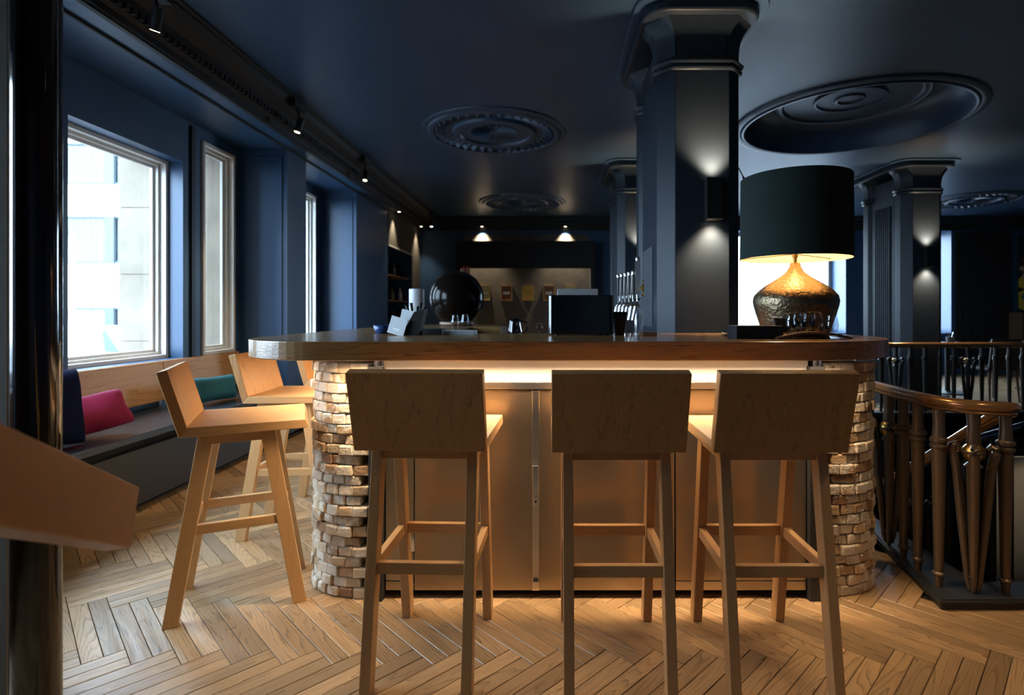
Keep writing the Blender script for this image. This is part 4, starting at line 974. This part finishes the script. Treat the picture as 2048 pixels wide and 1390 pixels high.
# stairwell shaft
sw = MB(); zb = -3.2
sw.box(HX0 - .05, HX0, HY0, HY1, zb, -.012); sw.box(HX1, HX1 + .05, HY0, HY1, zb, -.012); sw.box(HX0, HX1, HY0 - .05, HY0, zb, -.012); sw.box(HX0, HX1, HY1, HY1 + .05, zb, -.012); sw.box(HX0, HX1, HY0, HY1 + 3, zb - .05, zb)
struct(sw.build('wall_stairwell', 'black_matte'))
m = MB(); m.box(4.93, 6.15, 6.10, 6.14, -3.1, -.39); m.box(4.93, 6.15, 6.09, 6.10, -.47, -.45)
tag(m.build('cream_screen', 'cellar_wall'), 'cream panelled wall glimpsed down the stairwell at the right edge', 'wall panel')
lamp('stairwell_light', 'SPOT', (5.5, 5.2, -.35), 9, WARMW, None, aim=(5.3, 6.1, -.9), spot_size=R(60), spot_blend=.7, shadow_soft_size=.05)

# far balustrade, curved
fb_ = thing('far_balustrade', 'dark curved balustrade on the far side of the stairwell', 'balustrade', (0, 0, 0))
fpath = [(x, 6.62 - .10 * math.sin((x - 2.4) * .9) + (.0 if x < 5 else .0)) for x in [1.9 + .1 * i for i in range(48)]]
RZ2 = .835
rail_mesh([Vector((p[0], p[1], RZ2)) for p in fpath], .030).build('handrail', 'rail_wood', fb_, smooth=45)
m = MB()
for p, q_ in zip(fpath, fpath[1:]): m.bar((p[0], p[1], .02), (q_[0] + .002, q_[1], .02), .04, .16, side=(0, 0, 1))
m.build('curb', 'charcoal', fb_)
bm2 = None; i = 0; x = 2.0
while x < 6.6:
    y_ = 6.62 - .10 * math.sin((x - 2.4) * .9)
    if i % 5 == 2:
        newel(fb_, x, y_, .04, RZ2 - .06, R(15), 'dark_bronze')
    else:
        if bm2 is None: o = baluster_mesh(RZ2 - .06).build('baluster', 'dark_bronze', fb_, smooth=35); bm2 = o.data
        else: o = bpy.data.objects.new('baluster', bm2); COL.objects.link(o); o.parent = fb_
        o.location = (x, y_, .04)
    x += .175; i += 1

# dining corner beyond the railing
def chair(label, loc, rz):
    e = thing('dining_chair', label, 'chair', loc, rz, 'dark dining chairs')
    m = MB(); m.box(-.22, .22, -.22, .22, .43, .47); m.build('seat', 'leather', e, bevel=.01)
    m = MB(); m.prism([(-.22, .47), (-.18, .47), (-.24, .86), (-.27, .86)], -.2, .2, 'Y'); m.build('backrest', 'leather', e, bevel=.01)
    for sx in (-1, 1):
        for sy in (-1, 1): m = MB(); m.tube([(sx * .19, sy * .18, .43), (sx * .22, sy * .2, 0)], [.018, .012], 8); m.build('leg', 'panel_wood', e)
    return e
def dtable(label, loc):
    e = thing('dining_table', label, 'table', loc, 0, 'dark dining tables')
    m = MB(); m.box(-.4, .4, -.4, .4, .72, .75); m.build('table_top', 'panel_wood', e, bevel=.004)
    m = MB(); m.tube([(0, 0, .03), (0, 0, .72)], .035, 14); m.build('leg', 'black', e)
    m = MB(); m.lathe([(.26, 0), (.26, .02), (.03, .04), (0, .04)], 24); m.build('foot', 'black', e)
    return e
dtable('dark square dining table with cups behind the far railing', (6.0, 8.3, 0)); dtable('dark square dining table behind the far railing at the right edge', (7.6, 8.6, 0))
chair('dark leather dining chair left of the table behind the far railing', (5.35, 8.2, 0), 0)
chair('dark leather dining chair on the camera side of the table behind the far railing', (6.1, 7.6, 0), R(90)); chair('dark leather dining chair at the right edge behind the far railing', (7.5, 7.9, 0), R(95))
for i, (x, y_, lab) in enumerate(((5.93, 8.15, 'pale cup with cutlery on the dining table, right one'), (5.80, 8.35, 'pale cup with cutlery on the dining table, left one'))):
    e = thing('cutlery_cup', lab, 'cup', (x, y_, .75), 0, 'cutlery cups on the dining table')
    m = MB(); m.lathe([(0, 0), (.05, 0), (.055, .10), (.05, .10), (.046, .01), (0, .01)], 20, cap=False); m.build('cup', 'ceramic', e, smooth=40)
    for k in range(5): m = MB(); m.tube([(.02 * math.cos(k), .02 * math.sin(k), .02), (.045 * math.cos(k * 1.3), .045 * math.sin(k * 1.3), .17)], .007, 6); m.build('cutlery', 'chrome', e)
# painting and wood panel at the right edge
pt = thing('painting', 'colourful abstract painting in yellow and teal at the right edge', 'painting', (9.75, YB, 0))
m = MB(); m.box(-.5, .5, -.03, 0, 1.22, 2.75); m.build('canvas', 'art_dark', pt)
for i, (x, z, r, c) in enumerate(((-.40, 1.45, .20, 'art_yellow'), (-.30, 1.55, .12, 'art_teal'), (-.38, 1.80, .13, 'art_yellow'), (-.36, 1.93, .07, 'art_pink'), (-.30, 2.25, .10, 'art_red'), (.0, 1.6, .25, 'art_yellow'), (.2, 2.0, .2, 'art_teal'), (-.42, 2.08, .05, 'art_pink'))):
    m = MB(); m.prism([(max(-.49, min(.49, x + r * math.cos(k * .42) * (1 + .2 * math.sin(k * 1.7)))), max(1.24, z + r * math.sin(k * .42) * (1 + .15 * math.cos(k * 2.1)))) for k in range(15)], -.032 - .001 * i, -.03, 'Y'); m.build('paint_shape', c, pt)
m = MB(); m.box(9.05, 10.3, YB - .35, YB - .05, 0, 1.21); tag(m.build('wood_cabinet', 'panel_wood', bevel=.005), 'brown wooden cabinet under the painting at the right edge', 'cabinet')
